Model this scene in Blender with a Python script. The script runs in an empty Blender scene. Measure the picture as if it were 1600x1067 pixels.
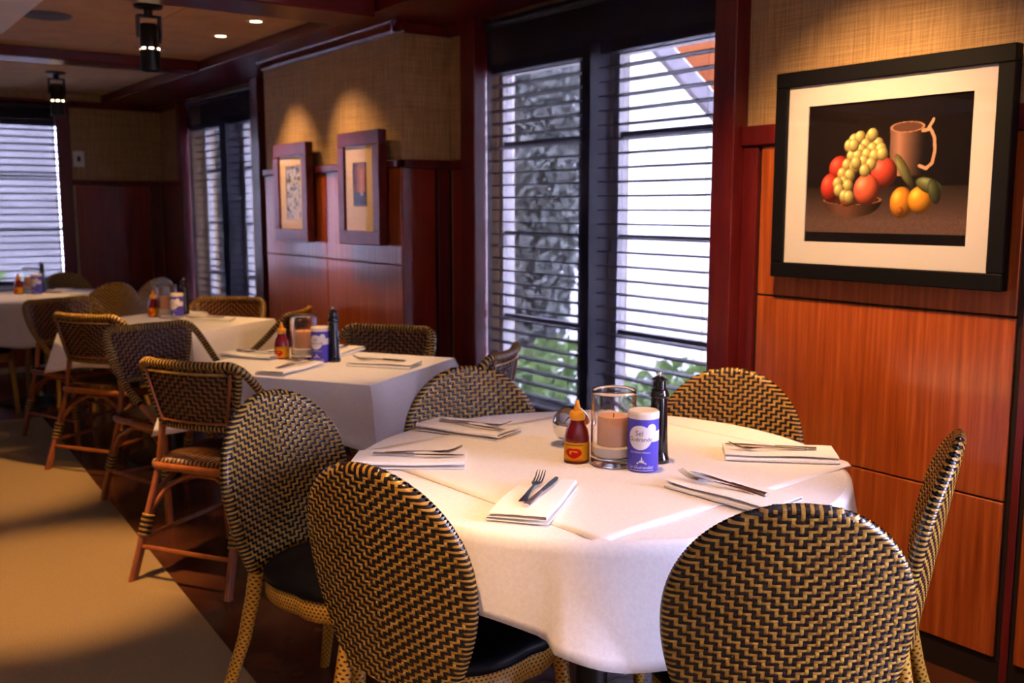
import bpy, math, random
import numpy as np
from mathutils import Vector, Matrix
random.seed(7)
PI = math.pi
scene = bpy.context.scene
C = scene.collection

# ------------------------------------------------------------------ camera, sky, exposure
F_PX = 1540.0; CAM_Z = 1.37
PITCH = math.atan((533.5 - 324.0) / F_PX)
YAW = math.atan((800 + 330.0) / (F_PX / math.cos(PITCH)))
cd = bpy.data.cameras.new('camera'); cam = bpy.data.objects.new('camera', cd); C.objects.link(cam)
cd.sensor_width = 36.0; cd.lens = 36.0 * F_PX / 1600.0
cam.location = (0, 0, CAM_Z); cam.rotation_euler = (PI / 2 - PITCH, 0, -YAW)
cd.clip_start = 0.02; cd.clip_end = 200
cd.dof.use_dof = True; cd.dof.focus_distance = 1.9; cd.dof.aperture_fstop = 5.0
scene.camera = cam

world = bpy.data.worlds.new('overcast_sky'); scene.world = world; world.use_nodes = True
bg = world.node_tree.nodes['Background']
bg.inputs[0].default_value = (0.64, 0.65, 1.0, 1); bg.inputs[1].default_value = 28.0

vs = scene.view_settings
vs.view_transform = 'Standard'; vs.look = 'None'; vs.gamma = 1.0; vs.use_curve_mapping = False
vs.exposure = 0.78

def portal(loc, rot, sx, sy):
    l = bpy.data.lights.new('window_portal', 'AREA'); l.shape = 'RECTANGLE'; l.size = sx; l.size_y = sy
    l.cycles.is_portal = True
    o = bpy.data.objects.new('window_portal', l); C.objects.link(o); o.location = loc; o.rotation_euler = rot
    o['kind'] = 'helper'
# portals only guide the sampling of the sky through each window opening
portal((2.97, 3.24, 1.25), (0, PI / 2, 0), 1.7, 1.7)
portal((2.97, 7.53, 1.25), (0, PI / 2, 0), 1.7, 1.6)
portal((2.97, -1.20, 1.25), (0, PI / 2, 0), 1.7, 2.8)
portal((0.2, 9.27, 1.3), (PI / 2, 0, 0), 3.4, 1.6)

# ------------------------------------------------------------------ materials
MATS = {}
def srgb(r, g, b):
    f = lambda c: c / 12.92 if c <= 0.04045 else ((c + 0.055) / 1.055) ** 2.4
    return (f(r / 255), f(g / 255), f(b / 255))
def mat(name, col=(0.5, 0.5, 0.5), rough=0.5, metal=0.0, spec=0.5, coat=0.0, emit=None, es=0, trans=0, ior=1.45, sheen=0, sss=0):
    m = bpy.data.materials.new(name); m.use_nodes = True
    b = m.node_tree.nodes['Principled BSDF']
    b.inputs['Base Color'].default_value = (*col, 1); b.inputs['Roughness'].default_value = rough
    b.inputs['Metallic'].default_value = metal; b.inputs['Specular IOR Level'].default_value = spec
    b.inputs['Coat Weight'].default_value = coat; b.inputs['Coat Roughness'].default_value = 0.12
    b.inputs['Transmission Weight'].default_value = trans; b.inputs['IOR'].default_value = ior
    b.inputs['Sheen Weight'].default_value = sheen
    if sss:
        b.inputs['Subsurface Weight'].default_value = sss; b.inputs['Subsurface Scale'].default_value = 0.02
    if emit: b.inputs['Emission Color'].default_value = (*emit, 1); b.inputs['Emission Strength'].default_value = es
    MATS[name] = m
    return m
def nodes(m):
    nt = m.node_tree; return nt, nt.nodes['Principled BSDF']
def textured(name, c1, c2, scale=(1, 1, 1), nscale=5, detail=6, rough=0.5, lo=0.35, hi=0.65, bump=0.0, coord='Object', wave=None, c3=None, **kw):
    m = mat(name, c1, rough, **kw); nt, b = nodes(m)
    tc = nt.nodes.new('ShaderNodeTexCoord'); mp = nt.nodes.new('ShaderNodeMapping')
    mp.inputs['Scale'].default_value = scale
    nt.links.new(tc.outputs[coord], mp.inputs[0])
    n = nt.nodes.new('ShaderNodeTexNoise'); n.inputs['Scale'].default_value = nscale; n.inputs['Detail'].default_value = detail
    n.inputs['Roughness'].default_value = 0.6
    nt.links.new(mp.outputs[0], n.inputs['Vector'])
    r = nt.nodes.new('ShaderNodeValToRGB'); e = r.color_ramp.elements
    e[0].position = lo; e[0].color = (*c1, 1); e[1].position = hi; e[1].color = (*c2, 1)
    if c3:
        k = e.new((lo + hi) / 2); k.color = (*c3, 1)
    nt.links.new(n.outputs[0], r.inputs[0]); nt.links.new(r.outputs[0], b.inputs['Base Color'])
    if bump:
        bp = nt.nodes.new('ShaderNodeBump'); bp.inputs['Strength'].default_value = bump; bp.inputs['Distance'].default_value = 0.004
        nt.links.new(n.outputs[0], bp.inputs['Height']); nt.links.new(bp.outputs[0], b.inputs['Normal'])
    return m
def L(*c): return srgb(*c)

textured('mahogany', (0.075, 0.005, 0.008), (0.125, 0.011, 0.013), (1, 1, 0.12), 30, rough=0.28, coat=0.15)
textured('mahogany_beam', (0.075, 0.005, 0.008), (0.125, 0.011, 0.013), (0.3, 0.3, 1), 12, rough=0.3, coat=0.1)
textured('cherry_panel', (0.20, 0.034, 0.006), (0.46, 0.120, 0.026), (9, 9, 0.35), 6, 8, rough=0.3, lo=0.3, hi=0.72, coat=1.0, c3=(0.32, 0.063, 0.011))
textured('red_panel', (0.15, 0.014, 0.008), (0.25, 0.030, 0.013), (9, 9, 0.35), 6, 8, rough=0.3, lo=0.3, hi=0.72, coat=1.0)
mat('groove_black', (0.01, 0.004, 0.004), 0.6)
# grasscloth: crossed fibre noise
def grasscloth():
    m = mat('grasscloth', (0.3, 0.2, 0.1), 0.85); nt, b = nodes(m)
    tc = nt.nodes.new('ShaderNodeTexCoord')
    outs = []
    for sc in ((2, 2, 160), (70, 70, 3)):
        mp = nt.nodes.new('ShaderNodeMapping'); mp.inputs['Scale'].default_value = sc
        n = nt.nodes.new('ShaderNodeTexNoise'); n.inputs['Scale'].default_value = 2.2; n.inputs['Detail'].default_value = 5
        nt.links.new(tc.outputs['Object'], mp.inputs[0]); nt.links.new(mp.outputs[0], n.inputs['Vector']); outs.append(n)
    ad = nt.nodes.new('ShaderNodeMath'); ad.operation = 'ADD'
    nt.links.new(outs[0].outputs[0], ad.inputs[0]); nt.links.new(outs[1].outputs[0], ad.inputs[1])
    r = nt.nodes.new('ShaderNodeValToRGB'); e = r.color_ramp.elements
    e[0].position = 0.72 / 2 * 1.0; e[0].color = (0.26, 0.155, 0.072, 1); e[1].position = 0.62; e[1].color = (0.50, 0.335, 0.18, 1)
    hf = nt.nodes.new('ShaderNodeMath'); hf.operation = 'MULTIPLY'; hf.inputs[1].default_value = 0.5
    nt.links.new(ad.outputs[0], hf.inputs[0]); nt.links.new(hf.outputs[0], r.inputs[0]); nt.links.new(r.outputs[0], b.inputs['Base Color'])
    bp = nt.nodes.new('ShaderNodeBump'); bp.inputs['Strength'].default_value = 0.35; bp.inputs['Distance'].default_value = 0.003
    nt.links.new(hf.outputs[0], bp.inputs['Height']); nt.links.new(bp.outputs[0], b.inputs['Normal'])
grasscloth()
textured('ceiling_plaster', (0.52, 0.31, 0.165), (0.60, 0.38, 0.21), (1, 1, 1), 6, rough=0.9)
textured('white_plaster', (0.78, 0.78, 0.80), (0.84, 0.84, 0.86), (1, 1, 1), 5, rough=0.9)
textured('stained_floor', (0.035, 0.010, 0.006), (0.125, 0.045, 0.018), (1, 1, 1), 2.6, 8, rough=0.2, lo=0.3, hi=0.75, spec=0.5, c3=(0.07, 0.021, 0.010))
textured('carpet', (0.21, 0.130, 0.052), (0.31, 0.205, 0.090), (1, 1, 1), 240, 3, rough=0.95, bump=0.6)
textured('linen_white', (0.80, 0.79, 0.80), (0.86, 0.85, 0.86), (1, 1, 1), 120, 2, rough=0.75, sheen=0.15, bump=0.05)
textured('napkin_white', (0.84, 0.82, 0.80), (0.90, 0.88, 0.86), (1, 1, 1), 160, 2, rough=0.8, bump=0.05)
textured('cane_tan', (0.31, 0.160, 0.021), (0.46, 0.270, 0.052), (1, 1, 1), 55, 3, rough=0.27, spec=0.6)
textured('cane_black', (0.010, 0.006, 0.007), (0.022, 0.013, 0.012), (1, 1, 1), 40, 2, rough=0.25, spec=0.6)
textured('cane_brown', (0.15, 0.052, 0.014), (0.25, 0.098, 0.028), (1, 1, 1), 55, 3, rough=0.33)
mat('cane_core', (0.02, 0.012, 0.008), 0.7)
textured('rattan_pole', (0.21, 0.052, 0.009), (0.34, 0.100, 0.019), (1, 1, 0.2), 22, 4, rough=0.32, coat=0.2)
mat('black_leather', (0.003, 0.003, 0.005), 0.45, spec=0.22)
mat('black_frame', (0.004, 0.004, 0.007), 0.5, spec=0.15)
mat('black_metal', (0.006, 0.006, 0.007), 0.35)
mat('mat_board', (0.53, 0.52, 0.58), 0.8)
mat('mat_cream', (0.66, 0.50, 0.28), 0.75)
mat('steel', (0.62, 0.60, 0.58), 0.18, metal=1.0)
mat('chrome', (0.80, 0.79, 0.78), 0.06, metal=1.0)
mat('lamp_rim', (0.55, 0.42, 0.28), 0.4)
mat('bulb_glow', (1, 0.8, 0.5), 0.4, emit=(1.0, 0.72, 0.40), es=9.0)
mat('speaker_grey', (0.06, 0.06, 0.075), 0.7)
mat('slat_wood', (0.055, 0.050, 0.080), 0.45)
mat('shade_cord', (0.25, 0.25, 0.28), 0.7)
mat('sash_white', (0.72, 0.70, 0.70), 0.4)
mat('sash_dark', (0.03, 0.026, 0.04), 0.5)
mat('muntin_grey', (0.20, 0.19, 0.24), 0.5)
mat('switch_white', (0.75, 0.72, 0.70), 0.4)
mat('grey_metal', (0.15, 0.15, 0.16), 0.4, metal=0.8)
mat('glass_clear', (1, 1, 1), 0.02, trans=1.0, ior=1.45)
mat('wax_peach', (0.78, 0.40, 0.22), 0.5, sss=0.3)
mat('wick', (0.02, 0.015, 0.01), 0.9)
mat('sauce_red', (0.17, 0.003, 0.003), 0.16, spec=0.6, coat=0.3)
mat('cap_yellow', (0.85, 0.36, 0.008), 0.35)
mat('salt_lid', (0.80, 0.70, 0.58), 0.55)
mat('salt_blue', (0.075, 0.060, 0.52), 0.42)
mat('salt_cream', (0.80, 0.76, 0.78), 0.5)
mat('print_white', (0.80, 0.78, 0.86), 0.5)
mat('print_grey', (0.12, 0.11, 0.17), 0.5)
mat('mill_black', (0.004, 0.004, 0.006), 0.08, spec=0.6, coat=0.5)
textured('roof_orange', (0.50, 0.125, 0.03), (0.62, 0.18, 0.045), (1, 1, 1), 3, rough=0.8)
mat('fascia_grey', (0.38, 0.36, 0.40), 0.7)
textured('leaf_green', (0.16, 0.28, 0.09), (0.30, 0.45, 0.16), (1, 1, 1), 8, rough=0.6)
textured('leaf_dark', (0.16, 0.18, 0.17), (0.30, 0.33, 0.30), (1, 1, 1), 8, rough=0.6)
textured('leaf_dim', (0.04, 0.05, 0.05), (0.08, 0.09, 0.085), (1, 1, 1), 8, rough=0.6)
textured('dimmer_dark', (0.055, 0.053, 0.07), (0.075, 0.072, 0.09), (0.2, 0.2, 6), 4, rough=0.8)
textured('backdrop_pale', (0.36, 0.35, 0.37), (0.48, 0.47, 0.49), (0.3, 0.3, 3), 3, rough=0.8)
textured('bark', (0.05, 0.035, 0.025), (0.10, 0.07, 0.05), (1, 1, 0.3), 14, rough=0.9)
textured('outside_paving', (0.70, 0.69, 0.70), (0.80, 0.79, 0.79), (1, 1, 1), 2, rough=0.9)
def see_through(name, col, fac, gloss=False):
    m = bpy.data.materials.new(name); m.use_nodes = True; nt = m.node_tree; nt.nodes.clear()
    o = nt.nodes.new('ShaderNodeOutputMaterial'); mx = nt.nodes.new('ShaderNodeMixShader'); t = nt.nodes.new('ShaderNodeBsdfTransparent')
    d = nt.nodes.new('ShaderNodeBsdfGlossy' if gloss else 'ShaderNodeBsdfDiffuse')
    d.inputs[0].default_value = (*col, 1)
    if gloss: d.inputs['Roughness'].default_value = 0.02
    mx.inputs[0].default_value = fac
    nt.links.new(t.outputs[0], mx.inputs[1]); nt.links.new(d.outputs[0], mx.inputs[2]); nt.links.new(mx.outputs[0], o.inputs[0])
    MATS[name] = m
see_through('sheer_screen', (0.030, 0.030, 0.055), 0.72)
see_through('window_glass', (0.9, 0.92, 1.0), 0.07, True)
see_through('picture_glass', (0.9, 0.92, 1.0), 0.035, True)
def dotted():      # yellow binding cane with rows of small dark gaps (woven finer than can be picked apart)
    m = mat('cane_dotted', (0.5, 0.27, 0.03), 0.32); nt, b = nodes(m)
    uv = nt.nodes.new('ShaderNodeUVMap'); sx = nt.nodes.new('ShaderNodeSeparateXYZ'); nt.links.new(uv.outputs[0], sx.inputs[0])
    def M(op, a, bb=None):
        n = nt.nodes.new('ShaderNodeMath'); n.operation = op
        for k, v in enumerate((a, bb)):
            if v is None: continue
            if isinstance(v, (int, float)): n.inputs[k].default_value = v
            else: nt.links.new(v, n.inputs[k])
        return n.outputs[0]
    vrow = M('FLOOR', sx.outputs[1]); fv = M('SUBTRACT', M('FRACT', sx.outputs[1]), 0.5)
    fu = M('SUBTRACT', M('FRACT', M('ADD', sx.outputs[0], M('MULTIPLY', vrow, 0.5))), 0.5)
    d = M('SQRT', M('ADD', M('MULTIPLY', fu, fu), M('MULTIPLY', fv, fv)))
    k = M('LESS_THAN', d, 0.27)
    mx = nt.nodes.new('ShaderNodeMixRGB'); mx.inputs[1].default_value = (0.50, 0.27, 0.035, 1); mx.inputs[2].default_value = (0.03, 0.012, 0.006, 1)
    nt.links.new(k, mx.inputs[0]); nt.links.new(mx.outputs[0], b.inputs['Base Color'])
dotted()
def printed(name, rough=0.45, coat=0.0):
    m = mat(name, (1, 1, 1), rough, coat=coat, spec=0.05); nt, b = nodes(m)
    a = nt.nodes.new('ShaderNodeVertexColor'); a.layer_name = 'print'; nt.links.new(a.outputs[0], b.inputs['Base Color'])
printed('print_paper', 0.75); printed('print_label', 0.4)

# ------------------------------------------------------------------ mesh helpers
class MB:
    def __init__(s): s.v = []; s.f = []; s.m = []; s.uv = {}
    def box(s, x0, x1, y0, y1, z0, z1, mi=0, bev=0.0):
        if bev <= 0:
            b = len(s.v)
            s.v += [(x, y, z) for x in (x0, x1) for y in (y0, y1) for z in (z0, z1)]
            for q in ((0, 1, 3, 2), (4, 6, 7, 5), (0, 4, 5, 1), (2, 3, 7, 6), (0, 2, 6, 4), (1, 5, 7, 3)):
                s.f.append([b + k for k in q]); s.m.append(mi)
            return s
        # chamfered box: 24 verts
        b = len(s.v); idx = {}
        X = (x0, x1); Y = (y0, y1); Z = (z0, z1); c = bev
        for i in (0, 1):
            for j in (0, 1):
                for k in (0, 1):
                    sx, sy, sz = (1 - 2 * i), (1 - 2 * j), (1 - 2 * k)
                    for ax in range(3):
                        p = [X[i] + sx * c, Y[j] + sy * c, Z[k] + sz * c]
                        p[ax] = (X[i], Y[j], Z[k])[ax]
                        idx[(i, j, k, ax)] = len(s.v); s.v.append(tuple(p))
        def add(q): s.f.append(q); s.m.append(mi)
        for ax in range(3):
            o = [a for a in range(3) if a != ax]
            for e in (0, 1):
                q = []
                for a_, b_ in ((0, 0), (1, 0), (1, 1), (0, 1)):
                    t = [0, 0, 0]; t[ax] = e; t[o[0]] = a_; t[o[1]] = b_; q.append(idx[(*t, ax)])
                add(q)
        for ax in range(3):       # edge chamfers along axis ax
            o = [a for a in range(3) if a != ax]
            for a_ in (0, 1):
                for b_ in (0, 1):
                    t0 = [0, 0, 0]; t1 = [0, 0, 0]; t1[ax] = 1
                    for t in (t0, t1): t[o[0]] = a_; t[o[1]] = b_
                    add([idx[(*t0, o[0])], idx[(*t1, o[0])], idx[(*t1, o[1])], idx[(*t0, o[1])]])
        for i in (0, 1):
            for j in (0, 1):
                for k in (0, 1): add([idx[(i, j, k, 0)], idx[(i, j, k, 1)], idx[(i, j, k, 2)]])
        return s
    def grid(s, P, nu, nv, mi=0, cu=False, cv=False, uvf=None):
        """P(iu,iv)->xyz"""
        b = len(s.v)
        for a in range(nu):
            for c in range(nv): s.v.append(tuple(P(a, c)))
        for a in range(nu if cu else nu - 1):
            for c in range(nv if cv else nv - 1):
                s.f.append([b + a * nv + c, b + ((a + 1) % nu) * nv + c, b + ((a + 1) % nu) * nv + (c + 1) % nv, b + a * nv + (c + 1) % nv]); s.m.append(mi)
                if uvf: s.uv[len(s.f) - 1] = [uvf(a, c), uvf(a + 1, c), uvf(a + 1, c + 1), uvf(a, c + 1)]
        return s
    def lathe(s, prof, n=32, c=(0, 0, 0), mi=0):
        s.grid(lambda a, k: (c[0] + prof[k][0] * math.cos(2 * PI * a / n), c[1] + prof[k][0] * math.sin(2 * PI * a / n), c[2] + prof[k][1]), n, len(prof), mi, cu=True)
        for k, rev in ((0, True), (len(prof) - 1, False)):
            if prof[k][0] > 1e-5:
                pass
        return s
    def tube(s, pts, r, n=8, mi=0, caps=True, mif=None, closed=False, uvs=None):
        pts = [Vector(p) for p in pts]; N = len(pts)
        rr = r if isinstance(r, (list, tuple)) else [r] * N
        T = []
        for i in range(N):
            a = pts[(i - 1) % N] if (closed or i > 0) else pts[i]; b2 = pts[(i + 1) % N] if (closed or i < N - 1) else pts[i]
            d = b2 - a; T.append(d.normalized() if d.length > 1e-9 else Vector((0, 0, 1)))
        up = Vector((0, 0, 1)) if abs(T[0].z) < 0.9 else Vector((1, 0, 0))
        u = (up - T[0] * up.dot(T[0])).normalized(); b = len(s.v); ln = 0; lens = []
        for i in range(N):
            u = (u - T[i] * u.dot(T[i])).normalized(); w = T[i].cross(u)
            if i: ln += (pts[i] - pts[i - 1]).length
            lens.append(ln)
            for k in range(n):
                a = 2 * PI * k / n; s.v.append(tuple(pts[i] + (u * math.cos(a) + w * math.sin(a)) * rr[i]))
        for i in range(N if closed else N - 1):
            j = (i + 1) % N
            for k in range(n):
                s.f.append([b + i * n + k, b + i * n + (k + 1) % n, b + j * n + (k + 1) % n, b + j * n + k]); s.m.append(mif(i) if mif else mi)
                if uvs: 
                    U0, U1 = uvs[0] * k / n, uvs[0] * (k + 1) / n; V0, V1 = lens[i] / uvs[1], lens[min(j, N - 1)] / uvs[1]
                    s.uv[len(s.f) - 1] = [(U0, V0), (U1, V0), (U1, V1), (U0, V1)]
        if caps and not closed:
            s.f.append([b + k for k in range(n)][::-1]); s.m.append(mif(0) if mif else mi)
            s.f.append([b + (N - 1) * n + k for k in range(n)]); s.m.append(mif(N - 2) if mif else mi)
        return s
    def prism(s, poly, z0, z1, mi=0):
        b = len(s.v); n = len(poly)
        s.v += [(x, y, z0) for x, y in poly] + [(x, y, z1) for x, y in poly]
        s.f.append(list(range(b, b + n))[::-1]); s.m.append(mi); s.f.append(list(range(b + n, b + 2 * n))); s.m.append(mi)
        for i in range(n):
            s.f.append([b + i, b + (i + 1) % n, b + n + (i + 1) % n, b + n + i]); s.m.append(mi)
        return s
    def mesh(s, name, mats, smooth=None):
        me = bpy.data.meshes.new(name); me.from_pydata(s.v, [], s.f)
        for m in ([mats] if isinstance(mats, str) else mats): me.materials.append(MATS[m])
        if any(s.m): me.polygons.foreach_set('material_index', s.m)
        if s.uv:
            ul = me.uv_layers.new(name='UVMap')
            for pi, uvs in s.uv.items():
                for li, q in zip(me.polygons[pi].loop_indices, uvs): ul.data[li].uv = q
        me.validate(); me.update()
        if smooth is not None:
            me.polygons.foreach_set('use_smooth', [True] * len(me.polygons))
            if smooth < 179:
                me.set_sharp_from_angle(angle=math.radians(smooth))
        return me
    def obj(s, name, mats, parent=None, smooth=None, **kw):
        return link(name, s.mesh(name, mats, smooth), parent, **kw)
def link(name, data, parent=None, loc=None, kind=None, label=None, cat=None, group=None):
    o = bpy.data.objects.new(name, data); C.objects.link(o); o.parent = parent
    if loc: o.location = loc
    return tag(o, label, cat, group, kind)
def tag(o, label=None, cat=None, group=None, kind=None):
    if label: o['label'] = label
    if cat: o['category'] = cat
    if group: o['group'] = group
    if kind: o['kind'] = kind
    return o
def thing(name, label, cat, loc=(0, 0, 0), rz=0, group=None):
    o = link(name, None, None, loc, None, label, cat, group); o.rotation_euler = (0, 0, rz); o.empty_display_size = 0.1
    return o
def dup(o, parent=None):
    c = o.copy(); C.objects.link(c); c.parent = parent
    for ch in list(o.children): dup(ch, c)
    return c
def place(proto, used, loc, rz, label, group=None):
    o = proto if not used.get(proto.name) else dup(proto)
    used[proto.name] = True
    o.location = loc; o.rotation_euler = (0, 0, rz); o['label'] = label
    if group: o['group'] = group
    return o
USED = {}
def face_rz(fx, fy): return math.atan2(fy, fx) - PI / 2      # local +Y looks along (fx, fy)

# ------------------------------------------------------------------ the room
def struct(name, mb, m, parent=None, smooth=None):
    o = mb.obj(name, m, parent, smooth)
    if parent is None: o['kind'] = 'structure'
    return o
XW = 2.70; YB = 8.99; XP = 2.42
ZC = 2.31; ZBEAM = 2.245
struct('floor', MB().box(-4.0, 2.92, -3.0, 9.2, -0.1, 0.0), 'stained_floor')
struct('trim_1', MB().prism([(-2.2, -2.9), (0.70, -2.9), (0.985, 2.66), (1.235, 6.93), (-2.2, 7.1)], 0.0, 0.012), 'carpet')['label'] = 'beige carpet runner along the aisle'
bpy.data.objects['trim_1'].name = 'floor_carpet'
# ceiling: backing slab + plaster panels with open joints
cl = struct('ceiling', MB().box(-4.0, 2.92, -3.0, 9.2, ZC + 0.012, ZC + 0.1), 'groove_black')
xs = [0.99, 1.60, 2.24]; ys = [-3.0, -1.4, 0.2, 1.4, 2.7, 4.1, 5.55, 6.62, 7.8, 8.99]
for a in range(len(xs) - 1):
    for c in range(len(ys) - 1):
        MB().box(xs[a] + .002, xs[a + 1] - .002, ys[c] + .002, ys[c + 1] - .002, ZC, ZC + 0.012).obj('ceiling_panel', 'ceiling_plaster', cl)
MB().box(2.24, XW, -3.0, YB, ZC, ZC + 0.012).obj('ceiling_strip', 'ceiling_plaster', cl)
struct('ceiling_white', MB().box(-4.0, 0.985, -3.0, 5.95, ZC - 0.03, ZC + 0.011), 'white_plaster')
struct('ceiling_white', MB().box(-4.0, 0.985, 6.75, 9.0, ZC - 0.03, ZC + 0.011), 'white_plaster')
MB().box(-4.0, 0.985, 5.952, 6.748, ZC, ZC + 0.012).obj('ceiling_panel', 'ceiling_plaster', cl)
# beams
def beam(n, *b):
    struct('trim_%d' % n, MB().box(*b, bev=0.006), 'mahogany_beam')
beam(1, 2.22, XW, -3.0, YB, ZBEAM, ZC)
beam(2, -4.0, 2.22, 4.10, 4.40, ZBEAM - 0.02, ZC)
beam(3, -4.0, 2.22, 6.50, 6.72, ZBEAM, ZC)
beam(4, -4.0, 2.22, 1.2, 1.5, ZBEAM - 0.02, ZC)
# crown moulding: sloped profile along a line
def crown(n, a, b, nx, ny):      # from a to b, wall behind, (nx,ny) points into the room
    pr = [(0, 2.195), (0.012, 2.195), (0.016, 2.212), (0.045, 2.235), (0.05, 2.247), (0, 2.247)]
    mb = MB(); m = len(pr)
    for p in (a, b):
        for d, z in pr: mb.v.append((p[0] + nx * d, p[1] + ny * d, z))
    for k in range(m): mb.f.append([k, (k + 1) % m, m + (k + 1) % m, m + k]); mb.m.append(0)
    mb.f.append(list(range(m))[::-1]); mb.m.append(0); mb.f.append(list(range(m, 2 * m))); mb.m.append(0)
    struct('trim_%d' % n, mb, 'mahogany_beam')
crown(5, (XP, 4.18), (XP, 5.92), -1, 0)
crown(6, (XP - 0.05, 4.232), (XW, 4.232), 0, -1)
crown(7, (XW, 4.04), (XW, 4.232), -1, 0)
crown(8, (XW, 0.2), (XW, 2.30), -1, 0)
crown(9, (1.95, YB), (XW, YB), 0, -1)
crown(10, (XW, 8.29), (XW, YB), -1, 0)
crown(11, (-4, YB), (1.95, YB), 0, -1)
ZS, ZT = 0.42, 2.06        # sill, head of the windows
# right-hand wall, pieces round the openings; recess behind the shades
def wallbox(mb, *b): mb.box(*b)
w = MB()
w.box(XW, 2.95, -3.0, -2.60, 0, 2.32)
w.box(XW, 2.95, -2.60, 0.20, 0, ZS); w.box(XW, 2.95, -2.60, 0.20, ZT, 2.32)
w.box(XW, 2.95, 0.20, 2.43, 0, 2.32)
w.box(XW, 2.95, 2.43, 4.06, 0, ZS - 0.02); w.box(2.84, 2.95, 2.43, 4.06, ZT - 0.02, 2.32)
w.box(2.84, 2.95, 3.20, 3.38, ZS - 0.02, ZT)
w.box(2.735, 2.95, 4.06, 4.25, 0, 2.32); w.box(XW, 2.735, 4.04, 4.25, 0, 2.32)
w.box(XW, 2.95, 4.25, 6.70, 0, 2.32)
w.box(XW, 2.95, 6.70, 8.33, 0, ZS - 0.02); w.box(2.84, 2.95, 6.70, 8.33, ZT - 0.02, 2.32)
w.box(2.84, 2.95, 7.44, 7.62, ZS - 0.02, ZT)
w.box(XW, 2.95, 8.33, 9.2, 0, 2.32)
wr = struct('wall_right', w, 'grasscloth')
pier = struct('wall_pier', MB().box(XP, XW, 4.232, 5.92, 0, ZBEAM + 0.05), 'grasscloth')
w = MB()
w.box(1.90, XW, YB, 9.25, 0, 2.32); w.box(-4, 1.90, YB, 9.25, 0, 0.72); w.box(-4, 1.90, YB, 9.25, 2.09, 2.32)
w.box(-4, -1.4, YB, 9.25, 0.72, 2.09)
for x in (0.86, -0.28): w.box(x, x + 0.14, 9.1, 9.25, 0.72, 2.09)
wb = struct('wall_back', w, 'grasscloth')
w = MB(); w.box(-4.15, -4.0, -3, 9.2, 0, 2.4)
struct('wall_left', w, 'grasscloth')
struct('wall_front', MB().box(-4.15, 2.95, -3.12, -3.0, 0, 2.4), 'grasscloth')

# wainscot: separate boards standing 14 mm proud with open joints
def panel(parent, face, a0, a1, z0, z1, m, pos, th=0.014, nm='panel'):
    g = 0.003
    if face == 'x': MB().box(pos - th, pos, a0 + g, a1 - g, z0 + g, z1 - g, bev=0.002).obj(nm, m, parent)
    else: MB().box(a0 + g, a1 - g, pos - th, pos, z0 + g, z1 - g, bev=0.002).obj(nm, m, parent)
ROWS = [(0.09, 0.55), (0.55, 1.072), (1.072, 1.578)]
MB().box(XW - 0.004, XW, 0.20, 2.33, 0, 1.60).obj('joint_backing', 'groove_black', wr)
for a0, a1 in ((0.28, 1.30), (1.352, 2.255)):
    for z0, z1 in ROWS: panel(wr, 'x', a0, a1, z0, z1, 'cherry_panel', XW)
panel(wr, 'x', 1.312, 1.340, 0.0, 1.578, 'mahogany', XW, 0.010, 'stile')
panel(wr, 'x', 2.262, 2.33, 0.0, 1.578, 'mahogany', XW, 0.020, 'stile')
panel(wr, 'x', 0.20, 0.275, 0.0, 1.578, 'mahogany', XW, 0.020, 'stile')
MB().box(XW - 0.032, XW, 0.20, 2.33, 1.578, 1.645, bev=0.004).obj('chair_rail', 'mahogany', wr)
MB().box(XW - 0.006, XW, 0.28, 2.255, 0.0, 0.088).obj('toe_board', 'groove_black', wr)
panel(wr, 'x', 4.045, 4.205, 0.0, 1.56, 'red_panel', XW, 0.012)
MB().box(XW - 0.025, XW, 4.04, 4.232, 1.558, 1.60, bev=0.003).obj('chair_rail', 'mahogany', wr)
for z0, z1 in ((0.09, 1.558),): panel(wr, 'x', 8.36, 8.98, z0, z1, 'red_panel', XW, 0.012)
MB().box(XW - 0.025, XW, 8.33, YB - 0.03, 1.556, 1.598, bev=0.003).obj('chair_rail', 'mahogany', wr)
# pier
MB().box(XP - 0.004, XP, 4.232, 5.92, 0, 1.59).obj('joint_backing', 'groove_black', pier)
MB().box(XP, XW, 4.228, 4.232, 0, 1.59).obj('joint_backing', 'groove_black', pier)
for a0, a1 in ((4.222, 5.06), (5.06, 5.92)):
    for z0, z1 in ((0.09, 0.55), (0.55, 1.088), (1.088, 1.562)): panel(pier, 'x', a0, a1, z0, z1, 'cherry_panel', XP)
panel(pier, 'y', XP - 0.012, 2.60, 0.09, 1.562, 'red_panel', 4.232)
panel(pier, 'y', 2.615, XW - 0.014, 0.0, 1.562, 'mahogany', 4.232, 0.010, 'stile')
MB().box(XP - 0.030, XP, 4.206, 5.92, 1.562, 1.60, bev=0.003).obj('chair_rail', 'mahogany', pier)
MB().box(XP - 0.030, XW - 0.02, 4.206, 4.232, 1.562, 1.60, bev=0.003).obj('chair_rail', 'mahogany', pier)
# back wall
for a0, a1 in ((1.97, 2.58),): panel(wb, 'y', a0, a1, 0.09, 1.556, 'red_panel', YB)
panel(wb, 'y', 2.585, 2.68, 0.0, 1.556, 'mahogany', YB, 0.02, 'stile')
MB().box(1.945, XW - 0.028, YB - 0.025, YB, 1.556, 1.597, bev=0.003).obj('chair_rail', 'mahogany', wb)
for k in range(5):
    panel(wb, 'y', -4 + k * 1.17, -4 + k * 1.17 + 1.17, 0.05, 0.70, 'red_panel', YB)

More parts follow.
